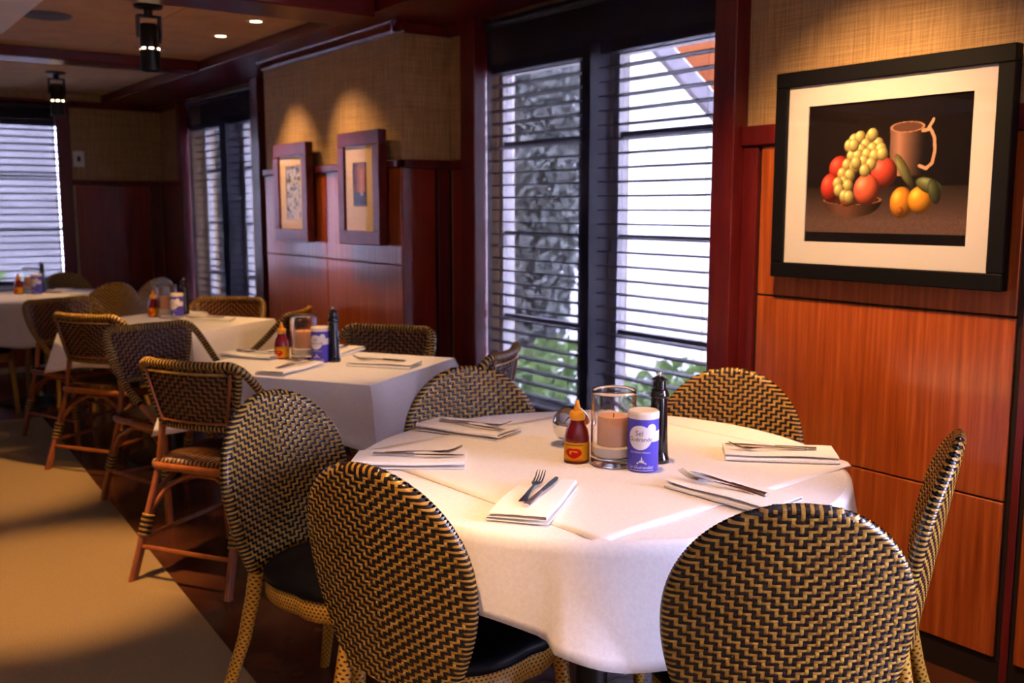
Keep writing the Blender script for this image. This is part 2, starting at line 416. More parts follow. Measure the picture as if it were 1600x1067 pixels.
# ------------------------------------------------------------------ windows
def window_x(n, y0, y1, post_lo, post_hi, opens, label):
    """a window on the right-hand wall: dark posts, two sashes with muntins and panes"""
    root = struct('window_%d' % n, MB().box(2.70, 2.84, y0, y1, ZS - 0.02, ZS, bev=0.003), 'sash_white'); root['label'] = label
    for p in (post_lo, post_hi):
        MB().box(2.63, 2.735, p[0], p[1], 0, 2.245, bev=0.004).obj('post', 'mahogany', root)
    for a, b in opens:
        f = MB()
        f.box(2.85, 2.90, a, a + 0.035, ZS, ZT - 0.02); f.box(2.85, 2.90, b - 0.035, b, ZS, ZT - 0.02)
        f.box(2.85, 2.90, a + 0.035, b - 0.035, ZS, ZS + 0.04); f.box(2.85, 2.90, a + 0.035, b - 0.035, ZT - 0.06, ZT - 0.02)
        s = f.obj('sash', 'sash_white', root)
        for z in (0.835, 1.245, 1.675): MB().box(2.86, 2.89, a + 0.035, b - 0.035, z - 0.010, z + 0.010).obj('muntin', 'muntin_grey', s)
        for z0, z1 in ((ZS + 0.04, 0.821), (0.849, 1.231), (1.259, 1.661), (1.689, ZT - 0.06)):
            MB().box(2.872, 2.876, a + 0.035, b - 0.035, z0, z1).obj('pane', 'window_glass', s)
    return root
window_x(1, 2.43, 4.06, (2.33, 2.43), (3.92, 4.04), ((2.50, 3.19), (3.38, 4.03)), 'tall double window beside the fruit picture')
window_x(2, 6.70, 8.33, (6.56, 6.70), (8.24, 8.33), ((6.74, 7.44), (7.62, 8.30)), 'far double window past the two small pictures')
# window beyond the right edge of the photograph, it lights the near table
r0 = struct('window_3', MB().box(2.66, 2.95, -2.60, 0.20, ZS - 0.02, ZS, bev=0.003), 'sash_white')
for a, b in ((-2.60, -1.70), (-1.66, -0.76), (-0.72, 0.20)):
    f = MB(); f.box(2.85, 2.9, a, a + .04, ZS, ZT); f.box(2.85, 2.9, b - .04, b, ZS, ZT); f.box(2.85, 2.9, a + .04, b - .04, ZS, ZS + .04); f.box(2.85, 2.9, a + .04, b - .04, ZT - .04, ZT)
    s = f.obj('sash', 'sash_white', r0); MB().box(2.872, 2.876, a + .04, b - .04, ZS + .04, ZT - .04).obj('pane', 'window_glass', s)
# back-wall window
r0 = struct('window_4', MB().box(-1.40, 1.90, 8.96, 9.12, 0.70, 0.72, bev=0.003), 'sash_white'); r0['label'] = 'bright window in the back wall at the far left'
MB().box(1.836, 1.945, YB - 0.05, YB + 0.03, 0, 2.245, bev=0.004).obj('post', 'mahogany', r0)
OP3 = ((1.00, 1.88), (-0.14, 0.86), (-1.38, -0.28))
for a, b in OP3:
    f = MB(); f.box(a, a + .035, 9.12, 9.17, .72, 2.09); f.box(b - .035, b, 9.12, 9.17, .72, 2.09); f.box(a + .035, b - .035, 9.12, 9.17, .72, .76); f.box(a + .035, b - .035, 9.12, 9.17, 2.05, 2.09)
    s = f.obj('sash', 'sash_white', r0)
    for z in (1.18, 1.63): MB().box(a + .035, b - .035, 9.13, 9.16, z - .010, z + .010).obj('muntin', 'muntin_grey', s)
    MB().box(a + .035, b - .035, 9.143, 9.147, .76, 2.05).obj('pane', 'window_glass', s)

# wooden blinds: every slat an object sharing one mesh per width
def slat_mesh(wd):
    n = 5
    def P(a, c):
        k = c if c < n else 2 * n - 1 - c
        u = -0.031 + 0.062 * k / (n - 1); z = 0.0030 * (1 - (u / 0.031) ** 2) + (0.0022 if c < n else -0.0022)
        return (u, -wd / 2 + wd * a, z)
    mb = MB().grid(P, 2, 2 * n, cv=True)
    mb.f.append(list(range(2 * n))); mb.m.append(0); mb.f.append(list(range(2 * n, 4 * n))[::-1]); mb.m.append(0)
    return mb.mesh('slat', 'slat_wood')
def blind(cx, cy, wd, z0, z1, along_x, label, group):
    root = thing('venetian_blind', label, 'blind', (cx, cy, z0), PI / 2 if along_x else 0, group)
    MB().box(-.028, .028, -wd / 2, wd / 2, z1 - z0 - 0.045, z1 - z0, bev=0.003).obj('head_rail', 'slat_wood', root)
    MB().box(-.024, .024, -wd / 2, wd / 2, 0.0, 0.018, bev=0.003).obj('bottom_rail', 'slat_wood', root)
    me = slat_mesh(wd); z = 0.058
    while z < z1 - z0 - 0.06:
        o = link('slat', me, root, (0, 0, z)); o.rotation_euler = (0, (0.22 if along_x else 0.03) + random.uniform(-.02, .02), 0); z += 0.058
    for k in (-1, 1):
        MB().tube([(-.026, k * wd * .36, 0.01), (-.026, k * wd * .36, z1 - z0 - .04)], 0.0012, 5).obj('ladder_cord', 'shade_cord', root)
    return root
GB = 'wooden blinds hanging in the windows'
blind(2.775, 2.815, 0.70, 0.43, 2.04, False, 'dark slatted blind in the window half nearest the fruit picture', GB)
blind(2.775, 3.63, 0.76, 0.43, 2.04, False, 'dark slatted blind in the half of the tall window nearer the two small pictures', GB)
blind(2.775, 7.085, 0.72, 0.43, 2.04, False, 'slatted blind in the nearer half of the far dim window', GB)
blind(2.775, 7.95, 0.70, 0.43, 2.04, False, 'slatted blind in the further half of the far dim window', GB)
blind(1.44, 9.06, 0.84, 0.73, 2.085, True, 'slatted blind in the bright back-wall window at the left edge', GB)
blind(0.36, 9.06, 0.96, 0.73, 2.085, True, 'slatted blind in the middle of the back-wall window', GB)
blind(-0.83, 9.06, 1.06, 0.73, 2.085, True, 'slatted blind in the leftmost part of the back-wall window', GB)
def shade(a0, a1, z0, pos, along_x, label):
    root = thing('roller_shade', label, 'window shade', (0, 0, 0))
    if along_x:
        MB().box(a0, a1, pos - .0005, pos + .0005, z0, 2.2).obj('screen_fabric', 'sheer_screen', root)
        MB().tube([(a0, pos, 2.205), (a1, pos, 2.205)], 0.022, 12).obj('roller', 'black_metal', root)
        MB().box(a0, a1, pos - .006, pos + .006, z0 - .02, z0, bev=0.002).obj('hem_bar', 'black_metal', root)
    else:
        MB().box(pos - .0005, pos + .0005, a0, a1, z0, 2.2).obj('screen_fabric', 'sheer_screen', root)
        MB().tube([(pos, a0, 2.205), (pos, a1, 2.205)], 0.022, 12).obj('roller', 'black_metal', root)
        MB().box(pos - .006, pos + .006, a0, a1, z0 - .02, z0, bev=0.002).obj('hem_bar', 'black_metal', root)
shade(2.435, 3.915, 0.46, 2.70, False, 'sheer dark screen drawn down over the tall window')
shade(6.705, 8.235, 0.46, 2.70, False, 'sheer dark screen over the far dim window')
shade(-1.38, 1.83, 0.76, YB - 0.026, True, 'sheer dark screen over the back-wall window')
# dark mullion boards behind the screens
MB().box(2.725, 2.84, 3.20, 3.25, ZS, 2.06, bev=0.003).obj('mullion', 'sash_dark', bpy.data.objects['window_1'])
MB().box(2.725, 2.84, 7.46, 7.58, ZS, 2.06, bev=0.003).obj('mullion', 'sash_dark', bpy.data.objects['window_2'])

# ------------------------------------------------------------------ outside
struct('ground', MB().box(2.95, 60, -40, 60, -0.45, -0.4).box(-40, 2.95, 9.25, 60, -0.45, -0.4).box(-40, -4.15, -40, 9.25, -.45, -.4), 'outside_paving')
def leaves(n, cx, cy, cz, rx, ry, rz, size, m, nm='foliage', parent=None):
    mb = MB(); rnd = random.Random(int(cx * 100 + cy * 10))
    for k in range(n):
        while True:
            p = [rnd.uniform(-1, 1) for _ in range(3)]
            d = sum(q * q for q in p)
            if d < 1: break
        c = Vector((cx + p[0] * rx, cy + p[1] * ry, cz + p[2] * rz))
        a = Vector((rnd.gauss(0, 1), rnd.gauss(0, 1), rnd.gauss(0, 1))).normalized(); t = a.orthogonal().normalized(); u = a.cross(t)
        s = size * rnd.uniform(.6, 1.3); b = len(mb.v)
        mb.v += [tuple(c - t * s), tuple(c + u * s * .45 + a * s * .1), tuple(c + t * s), tuple(c - u * s * .45 + a * s * .1)]
        mb.f.append([b, b + 1, b + 2, b + 3]); mb.m.append(0)
    return mb.obj(nm, m, parent, kind='stuff')
def tree(x, y, h, r, label, m, n=900, low=0.25):
    t = thing('tree', label, 'tree', (x, y, -0.4), 0, 'trees outside the windows')
    MB().tube([(0, 0, 0), (.04, .02, h * .4), (-.03, .05, h * .9)], [.11, .08, .03], 8).obj('trunk', 'bark', t, 60)
    o = leaves(n, 0, 0, h * (low + 1) / 2, r, r, h * (1 - low) / 2, 0.065, m, parent=t)
tree(5.4, 7.10, 4.6, 0.44, 'grey green tree behind the left half of the tall window', 'leaf_dark', 9500, .02)
tree(6.6, 9.6, 4.2, 0.45, 'slim tree further off behind the left half of the tall window', 'leaf_dark', 5000, .05)
tree(4.7, 13.4, 4.6, 0.7, 'dark tree added to dim the far window', 'leaf_dim', 5000, .0)  # added with darker leaves to dim the view through the far window
struct('wall_added_dimmer', MB().box(5.6, 5.8, 12.6, 22, -.4, 6.0), 'dimmer_dark')  # added wall, blocks bright sky showing through the far window
struct('wall_added_backdrop', MB().box(1.3, 8.0, 15.0, 15.2, -.4, 5.0), 'backdrop_pale')  # added slab, brings down the sky brightness behind the back-wall window
for y, w in ((4.42, 'right'), (5.55, 'left')):
    pp = thing('porch_post', 'white porch post outside the %s half of the tall window' % w, 'post', (4.0, y, -.4), 0, 'white porch posts')
    MB().box(-.035, .035, -.033, .033, 0, 3.2, bev=.004).obj('shaft', 'sash_white', pp); MB().box(-.05, .05, -.05, .05, 0, .12, bev=.004).obj('plinth', 'sash_white', pp)
def bush(x, y, r, h, label, m='leaf_green'):
    t = thing('bush', label, 'bush', (x, y, -0.4), 0, 'bushes outside the windows')
    MB().tube([(0, 0, 0), (0.02, 0, h * .6)], .03, 6).obj('stem', 'bark', t)
    leaves(500, 0, 0, h * .55, r, r, h * .45, 0.07, m, parent=t)
bush(4.6, 3.75, .55, .75, 'low green bush seen under the right half of the tall window')
bush(4.9, 4.75, .5, .7, 'low green bush further along the tall window')
bush(4.7, 5.9, .5, .75, 'low bush below the left half of the tall window')
bush(1.4, 12.0, .8, 1.2, 'bush outside the back wall window')
# neighbouring gable roof with orange boarded soffit, seen top right in the tall window
rf = thing('gable_roof', 'orange boarded roof overhang with grey edge outside the tall window', 'roof', (5.0, 3.90, -.05))
A0 = Vector((-.9, 1.20, 3.12)); B0 = Vector((-.9, -.50, 1.62)); RD = (B0 - A0).normalized(); RE = Vector((.45, -.66, .60)).normalized(); RN = RD.cross(RE).normalized()
for k in range(10):
    mb = MB(); o0 = A0 + RE * (.06 + .19 * k); ln = (B0 - A0).length
    for q in (0, 1):
        for u in (0, .18):
            for v in (0, .03): mb.v.append(tuple(o0 + RD * ln * q + RE * u + RN * v))
    for f in ((0, 1, 3, 2), (4, 6, 7, 5), (0, 4, 5, 1), (2, 3, 7, 6), (0, 2, 6, 4), (1, 5, 7, 3)): mb.f.append(list(f)); mb.m.append(0)
    mb.obj('soffit_board', 'roof_orange', rf)
MB().tube([tuple(A0), tuple(B0)], .06, 4).obj('fascia', 'fascia_grey', rf)

# ------------------------------------------------------------------ ceiling fittings (each lamp carries its own light)
WARM = (1.0, 0.55, 0.21)
def spot(parent, loc, tgt, energy, ang, blend=0.6, size=0.03, col=WARM):
    l = bpy.data.lights.new('lamp_light', 'SPOT'); l.energy = energy; l.spot_size = math.radians(ang); l.spot_blend = blend; l.shadow_soft_size = size; l.color = col
    o = bpy.data.objects.new('lamp_light', l); C.objects.link(o); o.parent = parent
    d = Vector(tgt) - (Vector(parent.location) + Vector(loc)); o.location = loc; o.rotation_euler = d.to_track_quat('-Z', 'Y').to_euler()
def downlight(x, y, tgt, energy, ang, label, z=ZC, blend=0.7):
    t = thing('recessed_downlight', label, 'ceiling light', (x, y, z), 0, 'recessed ceiling downlights')
    MB().lathe([(.030, 0.0), (.034, -.004), (.050, -.005), (.052, 0.0)], 24).obj('rim', 'lamp_rim', t, 40)
    MB().lathe([(.0, -.001), (.030, -.001)], 24).obj('lens', 'bulb_glow', t)
    spot(t, (0, 0, -0.012), tgt, energy, ang, blend)
downlight(2.00, 4.97, (2.42, 4.56, 1.10), 48, 68, 'small downlight shining on the nearer small picture', blend=1.0)
downlight(2.007, 5.50, (2.42, 5.42, 1.10), 48, 68, 'small downlight shining on the further small picture', blend=1.0)
downlight(1.90, 1.78, (2.70, 1.78, 1.05), 135, 80, 'downlight aimed at the fruit picture', blend=1.0)
downlight(1.50, 1.70, (1.52, 1.72, 0.75), 36, 50, 'downlight above the round table')
downlight(0.36, 1.12, (0.80, 1.66, 0.55), 92, 36, 'downlight behind the nearest chair beside the aisle', z=ZC - .03)
downlight(1.75, 3.62, (1.70, 3.62, 0.75), 50, 46, 'downlight above the middle table')
downlight(1.75, 3.96, (1.72, 5.40, 0.70), 75, 34, 'added unseen downlight before the beam, aimed at the table by the pier')  # added lamp, hidden by the beam, brightens the second square table
downlight(0.70, 3.55, (0.66, 3.80, 0.0), 190, 38, 'downlight above the near end of the carpet', z=ZC - .03)
downlight(1.02, 0.42, (1.16, 0.76, 0.35), 55, 30, 'added warm fill light, unseen, behind the front right chair', z=ZC - .03)  # added warm fill for the back of the front right chair
downlight(1.95, 3.30, (1.80, 6.95, 0.55), 130, 17, 'added unseen fill light before the beam, aimed at the far chairs')  # added fill, brightens the backs of the far round chairs
def track_spot(x, y, tgt, energy, label):
    t = thing('ceiling_spotlight', label, 'spotlight', (x, y, ZC), 0, 'black ceiling spotlights')
    MB().lathe([(0, 0), (.065, 0), (.065, -.012), (.02, -.02), (.02, -.05), (0, -.05)], 24).obj('mount', 'black_metal', t, 40)
    y_ = MB().box(-.055, -.045, -.02, .02, -.15, -.05, bev=.002).box(.045, .055, -.02, .02, -.15, -.05, bev=.002).box(-.055, .055, -.02, .02, -.055, -.045, bev=.002)
    y_.obj('yoke', 'black_metal', t)
    hd = MB().lathe([(0, -.085), (.038, -.085), (.043, -.10), (.043, -.205), (.046, -.207), (.046, -.30), (.041, -.30), (.038, -.24), (0, -.24)], 28).obj('lamp_head', 'black_metal', t, 40)
    for a0 in (205, 250, 300, 20, 70, 120):
        MB().grid(lambda a, k: (.0468 * math.cos(math.radians(a0 + a * 6)), .0468 * math.sin(math.radians(a0 + a * 6)), -.196 - .008 * k), 5, 2).obj('light_slot', 'bulb_glow', hd)
    MB().tube([(-.075, 0, -.198), (-.05, 0, -.198)], .004, 6).obj('knob', 'grey_metal', hd); MB().tube([(.05, 0, -.198), (.075, 0, -.198)], .004, 6).obj('knob', 'grey_metal', hd)
    MB().box(.043, .055, -.012, .012, -.17, -.13, bev=.002).obj('clamp', 'black_metal', hd)
    spot(t, (0, 0, -0.31), tgt, energy, 44, 0.8)
track_spot(1.44, 4.89, (0.62, 5.35, 0.0), 130, 'large black ceiling spotlight with glowing slot, nearer one')
track_spot(1.587, 7.62, (1.30, 7.55, 0.75), 22, 'smaller looking black ceiling spotlight in front of the back-wall window')
sp = thing('ceiling_speaker', 'round dark grey ceiling speaker grille at top left', 'speaker', (1.10, 5.42, ZC))
MB().lathe([(0, -.006), (.105, -.006), (.112, -.004), (.115, 0)], 36).obj('grille', 'speaker_grey', sp, 40)
MB().lathe([(.112, -.006), (.118, -.007), (.121, 0)], 36).obj('rim', 'grey_metal', sp, 40)
sw = thing('wall_switch', 'white switch plate on the back wall', 'switch', (2.012, YB, 1.775))
MB().box(-.045, .045, -.006, 0, -.065, .065, bev=.002).obj('plate', 'switch_white', sw)
MB().box(-.014, .014, -.012, -.006, -.022, .022, bev=.002).obj('knob', 'sash_dark', sw)

# ------------------------------------------------------------------ pictures (flat prints as coloured point grids)
def print_mesh(name, w, h, nx, ny, fn, m='print_paper'):
    """paper in local Y (width, seen left to right as +u) and Z"""
    U, V = np.meshgrid(np.linspace(0, 1, nx), np.linspace(0, 1, ny), indexing='ij')
    col = fn(U, V)
    verts = np.stack([np.zeros_like(U), (0.5 - U) * w, (V - 0.5) * h], -1).reshape(-1, 3)
    i = np.arange((nx - 1) * (ny - 1)); a = (i // (ny - 1)) * ny + i % (ny - 1)
    f = np.stack([a, a + 1, a + ny + 1, a + ny], -1)
    me = bpy.data.meshes.new(name); me.from_pydata(verts.tolist(), [], f.tolist())
    at = me.color_attributes.new('print', 'FLOAT_COLOR', 'POINT')
    c4 = np.ones((nx * ny, 4), np.float32); c = np.clip(col.reshape(-1, 3), 0, 1)
    c4[:, :3] = np.where(c <= 0.04045, c / 12.92, ((c + 0.055) / 1.055) ** 2.4)
    at.data.foreach_set('color', c4.ravel()); me.materials.append(MATS[m]); me.update()
    return me
def still_life(U, V):
    asp = 1.18
    X = .50 + (U * asp - .52) / 1.13; Y = np.where(V > .20, .20 + (V - .20) / 1.24, V)
    rs = np.random.RandomState(3)
    img = np.zeros(U.shape + (3,)); img[:] = (0.05, 0.03, 0.045)
    img += (np.clip(1 - np.hypot(X - .35, Y - .6) / .7, 0, 1) * 0.05)[..., None] * np.array((1, .8, .7))
    n = rs.rand(*U.shape)
    tab = (Y < 0.36); k = np.clip((0.36 - Y) / .2, 0, 1)
    img[tab] = (np.array((0.25, 0.19, 0.185))[None] * (0.55 + .75 * k[tab] * (0.8 + .5 * n[tab]))[:, None])
    img[Y < 0.075] = (0.035, 0.025, 0.045)
    def ball(cx, cy, rx, ry, c, amb=.25, hl=.25, mask=None, rot=0):
        dx = (X - cx); dy = (Y - cy); ca, sa = math.cos(rot), math.sin(rot)
        x = (dx * ca + dy * sa) / rx; y = (-dx * sa + dy * ca) / ry
        d = x * x + y * y; m = d < 1
        if mask is not None: m &= mask
        z = np.sqrt(np.clip(1 - d, 0, 1)); l = np.clip(-.45 * x + .45 * y + .75 * z, 0, 1)
        s = np.clip(l, 0, 1) ** 14 * hl
        img[m] = (np.array(c)[None] * (amb + (1 - amb) * l[m])[:, None] + s[m][:, None])
    # tankard
    m = (Y > .42) & (Y < .685); taper = .105 - .012 * np.clip((.685 - Y) / .27, 0, 1) ** 2
    xx = (X - .70) / taper; mm = m & (np.abs(xx) < 1)
    sh = np.clip(.9 - .55 * np.abs(xx + .45), .1, 1)
    img[mm] = np.array((.66, .48, .43))[None] * sh[mm][:, None]
    dd = ((X - .70) / .108) ** 2 + ((Y - .685) / .03) ** 2
    img[dd < 1] = (.60, .44, .38); img[dd < .72] = (.33, .22, .19)
    pts = [(.795, .66), (.84, .665), (.865, .62), (.872, .55), (.86, .485), (.825, .455), (.785, .47)]
    for i in range(len(pts) - 1):
        for t in np.linspace(0, 1, 10):
            x = pts[i][0] * (1 - t) + pts[i + 1][0] * t; y = pts[i][1] * (1 - t) + pts[i + 1][1] * t
            img[np.hypot(X - x, Y - y) < .0095] = (.66, .52, .44)
    for t in np.linspace(0, 1, 12): img[np.hypot(X - (.825 + .03 * t), Y - (.665 + .05 * t)) < .009] = (.7, .56, .48)
    # bowl
    dd = ((X - .36) / .20) ** 2 + ((Y - .285) / .10) ** 2; mb = (dd < 1) & (Y < .29)
    img[mb] = np.array((.36, .24, .20))[None] * np.clip(.35 + .8 * (1 - np.abs((X - .30) / .2)), .1, 1)[mb][:, None]
    dd = ((X - .36) / .20) ** 2 + ((Y - .287) / .028) ** 2; img[(dd < 1)] = (.22, .12, .10); img[(dd < 1) & (dd > .86)] = (.55, .36, .30)
    R_ = (.86, .29, .22)
    ball(.27, .47, .075, .075, (.75, .22, .17)); ball(.21, .36, .07, .085, (.78, .22, .17)); ball(.565, .44, .085, .085, (.82, .28, .22)); ball(.33, .29, .05, .04, (.8, .35, .2)); ball(.455, .345, .085, .09, (.95, .42, .32))
    g = [(.36, .63), (.40, .645), (.47, .64), (.33, .60), (.44, .60), (.52, .60), (.36, .575), (.41, .57), (.485, .575), (.54, .57), (.35, .54), (.39, .54), (.45, .545), (.50, .535), (.43, .505), (.48, .49), (.32, .49), (.37, .48), (.44, .455), (.29, .44), (.34, .43), (.30, .39), (.26, .385), (.33, .37), (.27, .345), (.31, .31), (.34, .305), (.36, .60), (.48, .655), (.55, .545), (.38, .50)]
    for gx, gy in g: ball(gx, gy, .036, .038, (.76, .70, .44), .38, .3)
    # leaves and lemons
    ball(.69, .45, .03, .105, (.42, .42, .27), .4, .1, rot=.55)
    ball(.685, .27, .072, .088, (.87, .56, .16), .3, .25); ball(.80, .285, .075, .075, (.92, .62, .17), .3, .25); ball(.68, .225, .022, .022, (.62, .34, .12), .4, .1)
    ball(.85, .36, .085, .04, (.40, .43, .30), .35, .15, rot=-.35); ball(.88, .33, .035, .07, (.27, .30, .20), .3, .1, rot=.3)
    return img
def framed(name, label, cx, cy, cz, w, h, fw, board, art, depth, frame_m, mat_m, print_off=(0, 0)):
    """hangs on a wall facing -X; local origin at the wall"""
    t = thing(name, label, 'picture', (cx, cy, cz))
    d = depth
    for (y0, y1, z0, z1) in ((-w / 2, w / 2, h / 2 - fw, h / 2), (-w / 2, w / 2, -h / 2, -h / 2 + fw), (-w / 2, -w / 2 + fw, -h / 2 + fw, h / 2 - fw), (w / 2 - fw, w / 2, -h / 2 + fw, h / 2 - fw)):
        MB().box(-d, 0, y0, y1, z0, z1, bev=0.003).obj('frame_rail', frame_m, t)
    aw, ah, me = art
    oy, oz = print_off; iw, ih = w / 2 - fw, h / 2 - fw
    b = MB(); x0, x1 = -d + .012, -d + .016
    b.box(x0, x1, oy + aw / 2, iw, -ih, ih); b.box(x0, x1, -iw, oy - aw / 2, -ih, ih); b.box(x0, x1, oy - aw / 2, oy + aw / 2, oz + ah / 2, ih); b.box(x0, x1, oy - aw / 2, oy + aw / 2, -ih, oz - ah / 2)
    b.obj('mat_board', mat_m, t)
    MB().box(-d + .02, 0, -iw, iw, -ih, ih).obj('backing', 'black_frame', t)
    o = link('print', me, t, (-d + .0185, oy, oz))
    MB().box(-d + .006, -d + .008, -iw, iw, -ih, ih).obj('glazing', 'picture_glass', t)
    return t
framed('framed_picture', 'large black framed still life of fruit and a tankard', XW - .033, 1.765, 1.471, 0.785, 0.656, 0.048, None,
       (0.545, 0.425, print_mesh('print', 0.545, 0.425, 300, 240, still_life)), 0.035, 'black_frame', 'mat_board', (-.004, .003))
def sketch_a(U, V):
    rs = np.random.RandomState(5); img = np.ones(U.shape + (3,)) * (.74, .74, .80)
    for k in range(90):
        x, y = rs.rand(2); r = rs.uniform(.02, .09); c = rs.choice([.25, .45, .6])
        img[(np.abs(U - x) < r) & (np.abs(V - y) < r * .5)] = (c, c * 1.02, c * 1.2)
    return img
def sketch_b(U, V):
    img = np.ones(U.shape + (3,)) * (.42, .22, .12); img[(U > .25) & (U < .8)] = (.62, .36, .20); img[V < .32] = (.22, .22, .32)
    img[(np.abs(U - .55) < .1) & (V > .25) & (V < .85)] = (.70, .45, .27); img[(U > .82)] = (.15, .12, .16)
    return img
framed('framed_picture', 'wooden framed grey sketch on the pier, further from the tall window', XP - .033, 5.40, 1.454, 0.46, 0.557, 0.070, None,
       (0.20, 0.30, print_mesh('print', .20, .30, 60, 80, sketch_a)), 0.045, 'mahogany', 'mat_cream', (-.02, .0))
framed('framed_picture', 'wooden framed print with small brown image on the pier, nearer the tall window', XP - .033, 4.553, 1.465, 0.45, 0.568, 0.070, None,
       (0.15, 0.22, print_mesh('print', .15, .22, 50, 70, sketch_b)), 0.045, 'mahogany', 'mat_cream', (0, .02))

# ------------------------------------------------------------------ woven chairs
def weave(S, N, wfun, tout, T, cw, rh, sgn, hd, side, tan, blk, edge=2.4, topedge=2, lift=0.0017, chev=-1):
    """2/2 twill of alternating tan and black strands, mirrored about the middle; each float is a raised strip"""
    mb = MB(); rows = int(T / rh); lab = {}
    for j in range(rows):
        t = (j + .5) * rh; w_ = wfun(t); K = int(w_ / cw) + 1
        for i in range(-K, K + 1):
            a = abs(i)
            if a * cw > w_ - 0.15 * cw: continue
            tv = tout(a * cw)
            if topedge and tv - t < topedge * rh and w_ - a * cw > edge * cw: lab[i, j] = 'v'
            elif w_ - (a + .5) * cw < (edge - .5) * cw: lab[i, j] = 'h'
            else: lab[i, j] = 'v' if (a + chev * j) % 4 < 2 else 'h'
    def strip(pts, mi, hw, vert, open0, open1):
        n = len(pts); b = len(mb.v)
        for q, (s, t) in enumerate(pts):
            f = q / (n - 1)
            up = lift * min(1, (f * 9 if open0 else f * 3.2), ((1 - f) * 9 if open1 else (1 - f) * 3.2))
            base = 0.0003 if 0 < q < n - 1 or not (open0 or open1) else 0.0
            for e in (-1, 0, 1):
                s2, t2 = (s + e * hw, t) if vert else (s, t + e * hw)
                p = S(s2, t2) + N(s2, t2) * side * (hd(s2, t2) + up + (0.0005 if e == 0 else -0.0002) * (base > 0) + base)
                mb.v.append(tuple(p))
        for q in range(n - 1):
            for e in (0, 1):
                k = [b + q * 3 + e, b + q * 3 + e + 1, b + q * 3 + e + 4, b + q * 3 + e + 3]
                if (side > 0) == vert: k.reverse()
                mb.f.append(k); mb.m.append(mi)
    byrow = {}; bycol = {}
    for (i, j), k in lab.items():
        (byrow.setdefault(j, []) if k == 'h' else bycol.setdefault(i, [])).append(i if k == 'h' else j)
    def runs(l):
        l = sorted(l); o = [[l[0], l[0]]]
        for x in l[1:]:
            if x == o[-1][1] + 1: o[-1][1] = x
            else: o.append([x, x])
        return o
    for j, l in byrow.items():
        t = (j + .5) * rh; w_ = wfun(t)
        for a, b in runs(l):
            s0, s1 = (a - .62) * cw, (b + .62) * cw
            e0 = (a - 1, j) not in lab; e1 = (b + 1, j) not in lab
            if e0: s0 = -w_
            if e1: s1 = w_
            n = max(4, min(9, int((s1 - s0) / cw) + 3))
            if e0 or e1: n += 2
            strip([(s0 + (s1 - s0) * q / (n - 1), t) for q in range(n)], j % 2, rh * .45, False, e0, e1)
    for i, l in bycol.items():
        for a, b in runs(l):
            t0, t1 = (a + .5 - .62) * rh, (b + .5 + .62) * rh
            e1 = (i, b + 1) not in lab; e0 = (i, a - 1) not in lab
            if e1: t1 = tout(abs(i) * cw)
            t0 = max(t0, 0)
            n = max(4, b - a + 3) + (2 if e1 else 0)
            strip([(i * cw, t0 + (t1 - t0) * q / (n - 1)) for q in range(n)], abs(i) % 2, cw * .45, True, e0, e1)
    return mb
def normal_of(S):
    def N(s, t):
        e = 1e-3; d = (S(s + e, t) - S(s - e, t)).cross(S(s, t + e) - S(s, t - e)); d.normalize()
        return d          # points to local -Y side for x right, z up  -> sign fixed by caller
    return N

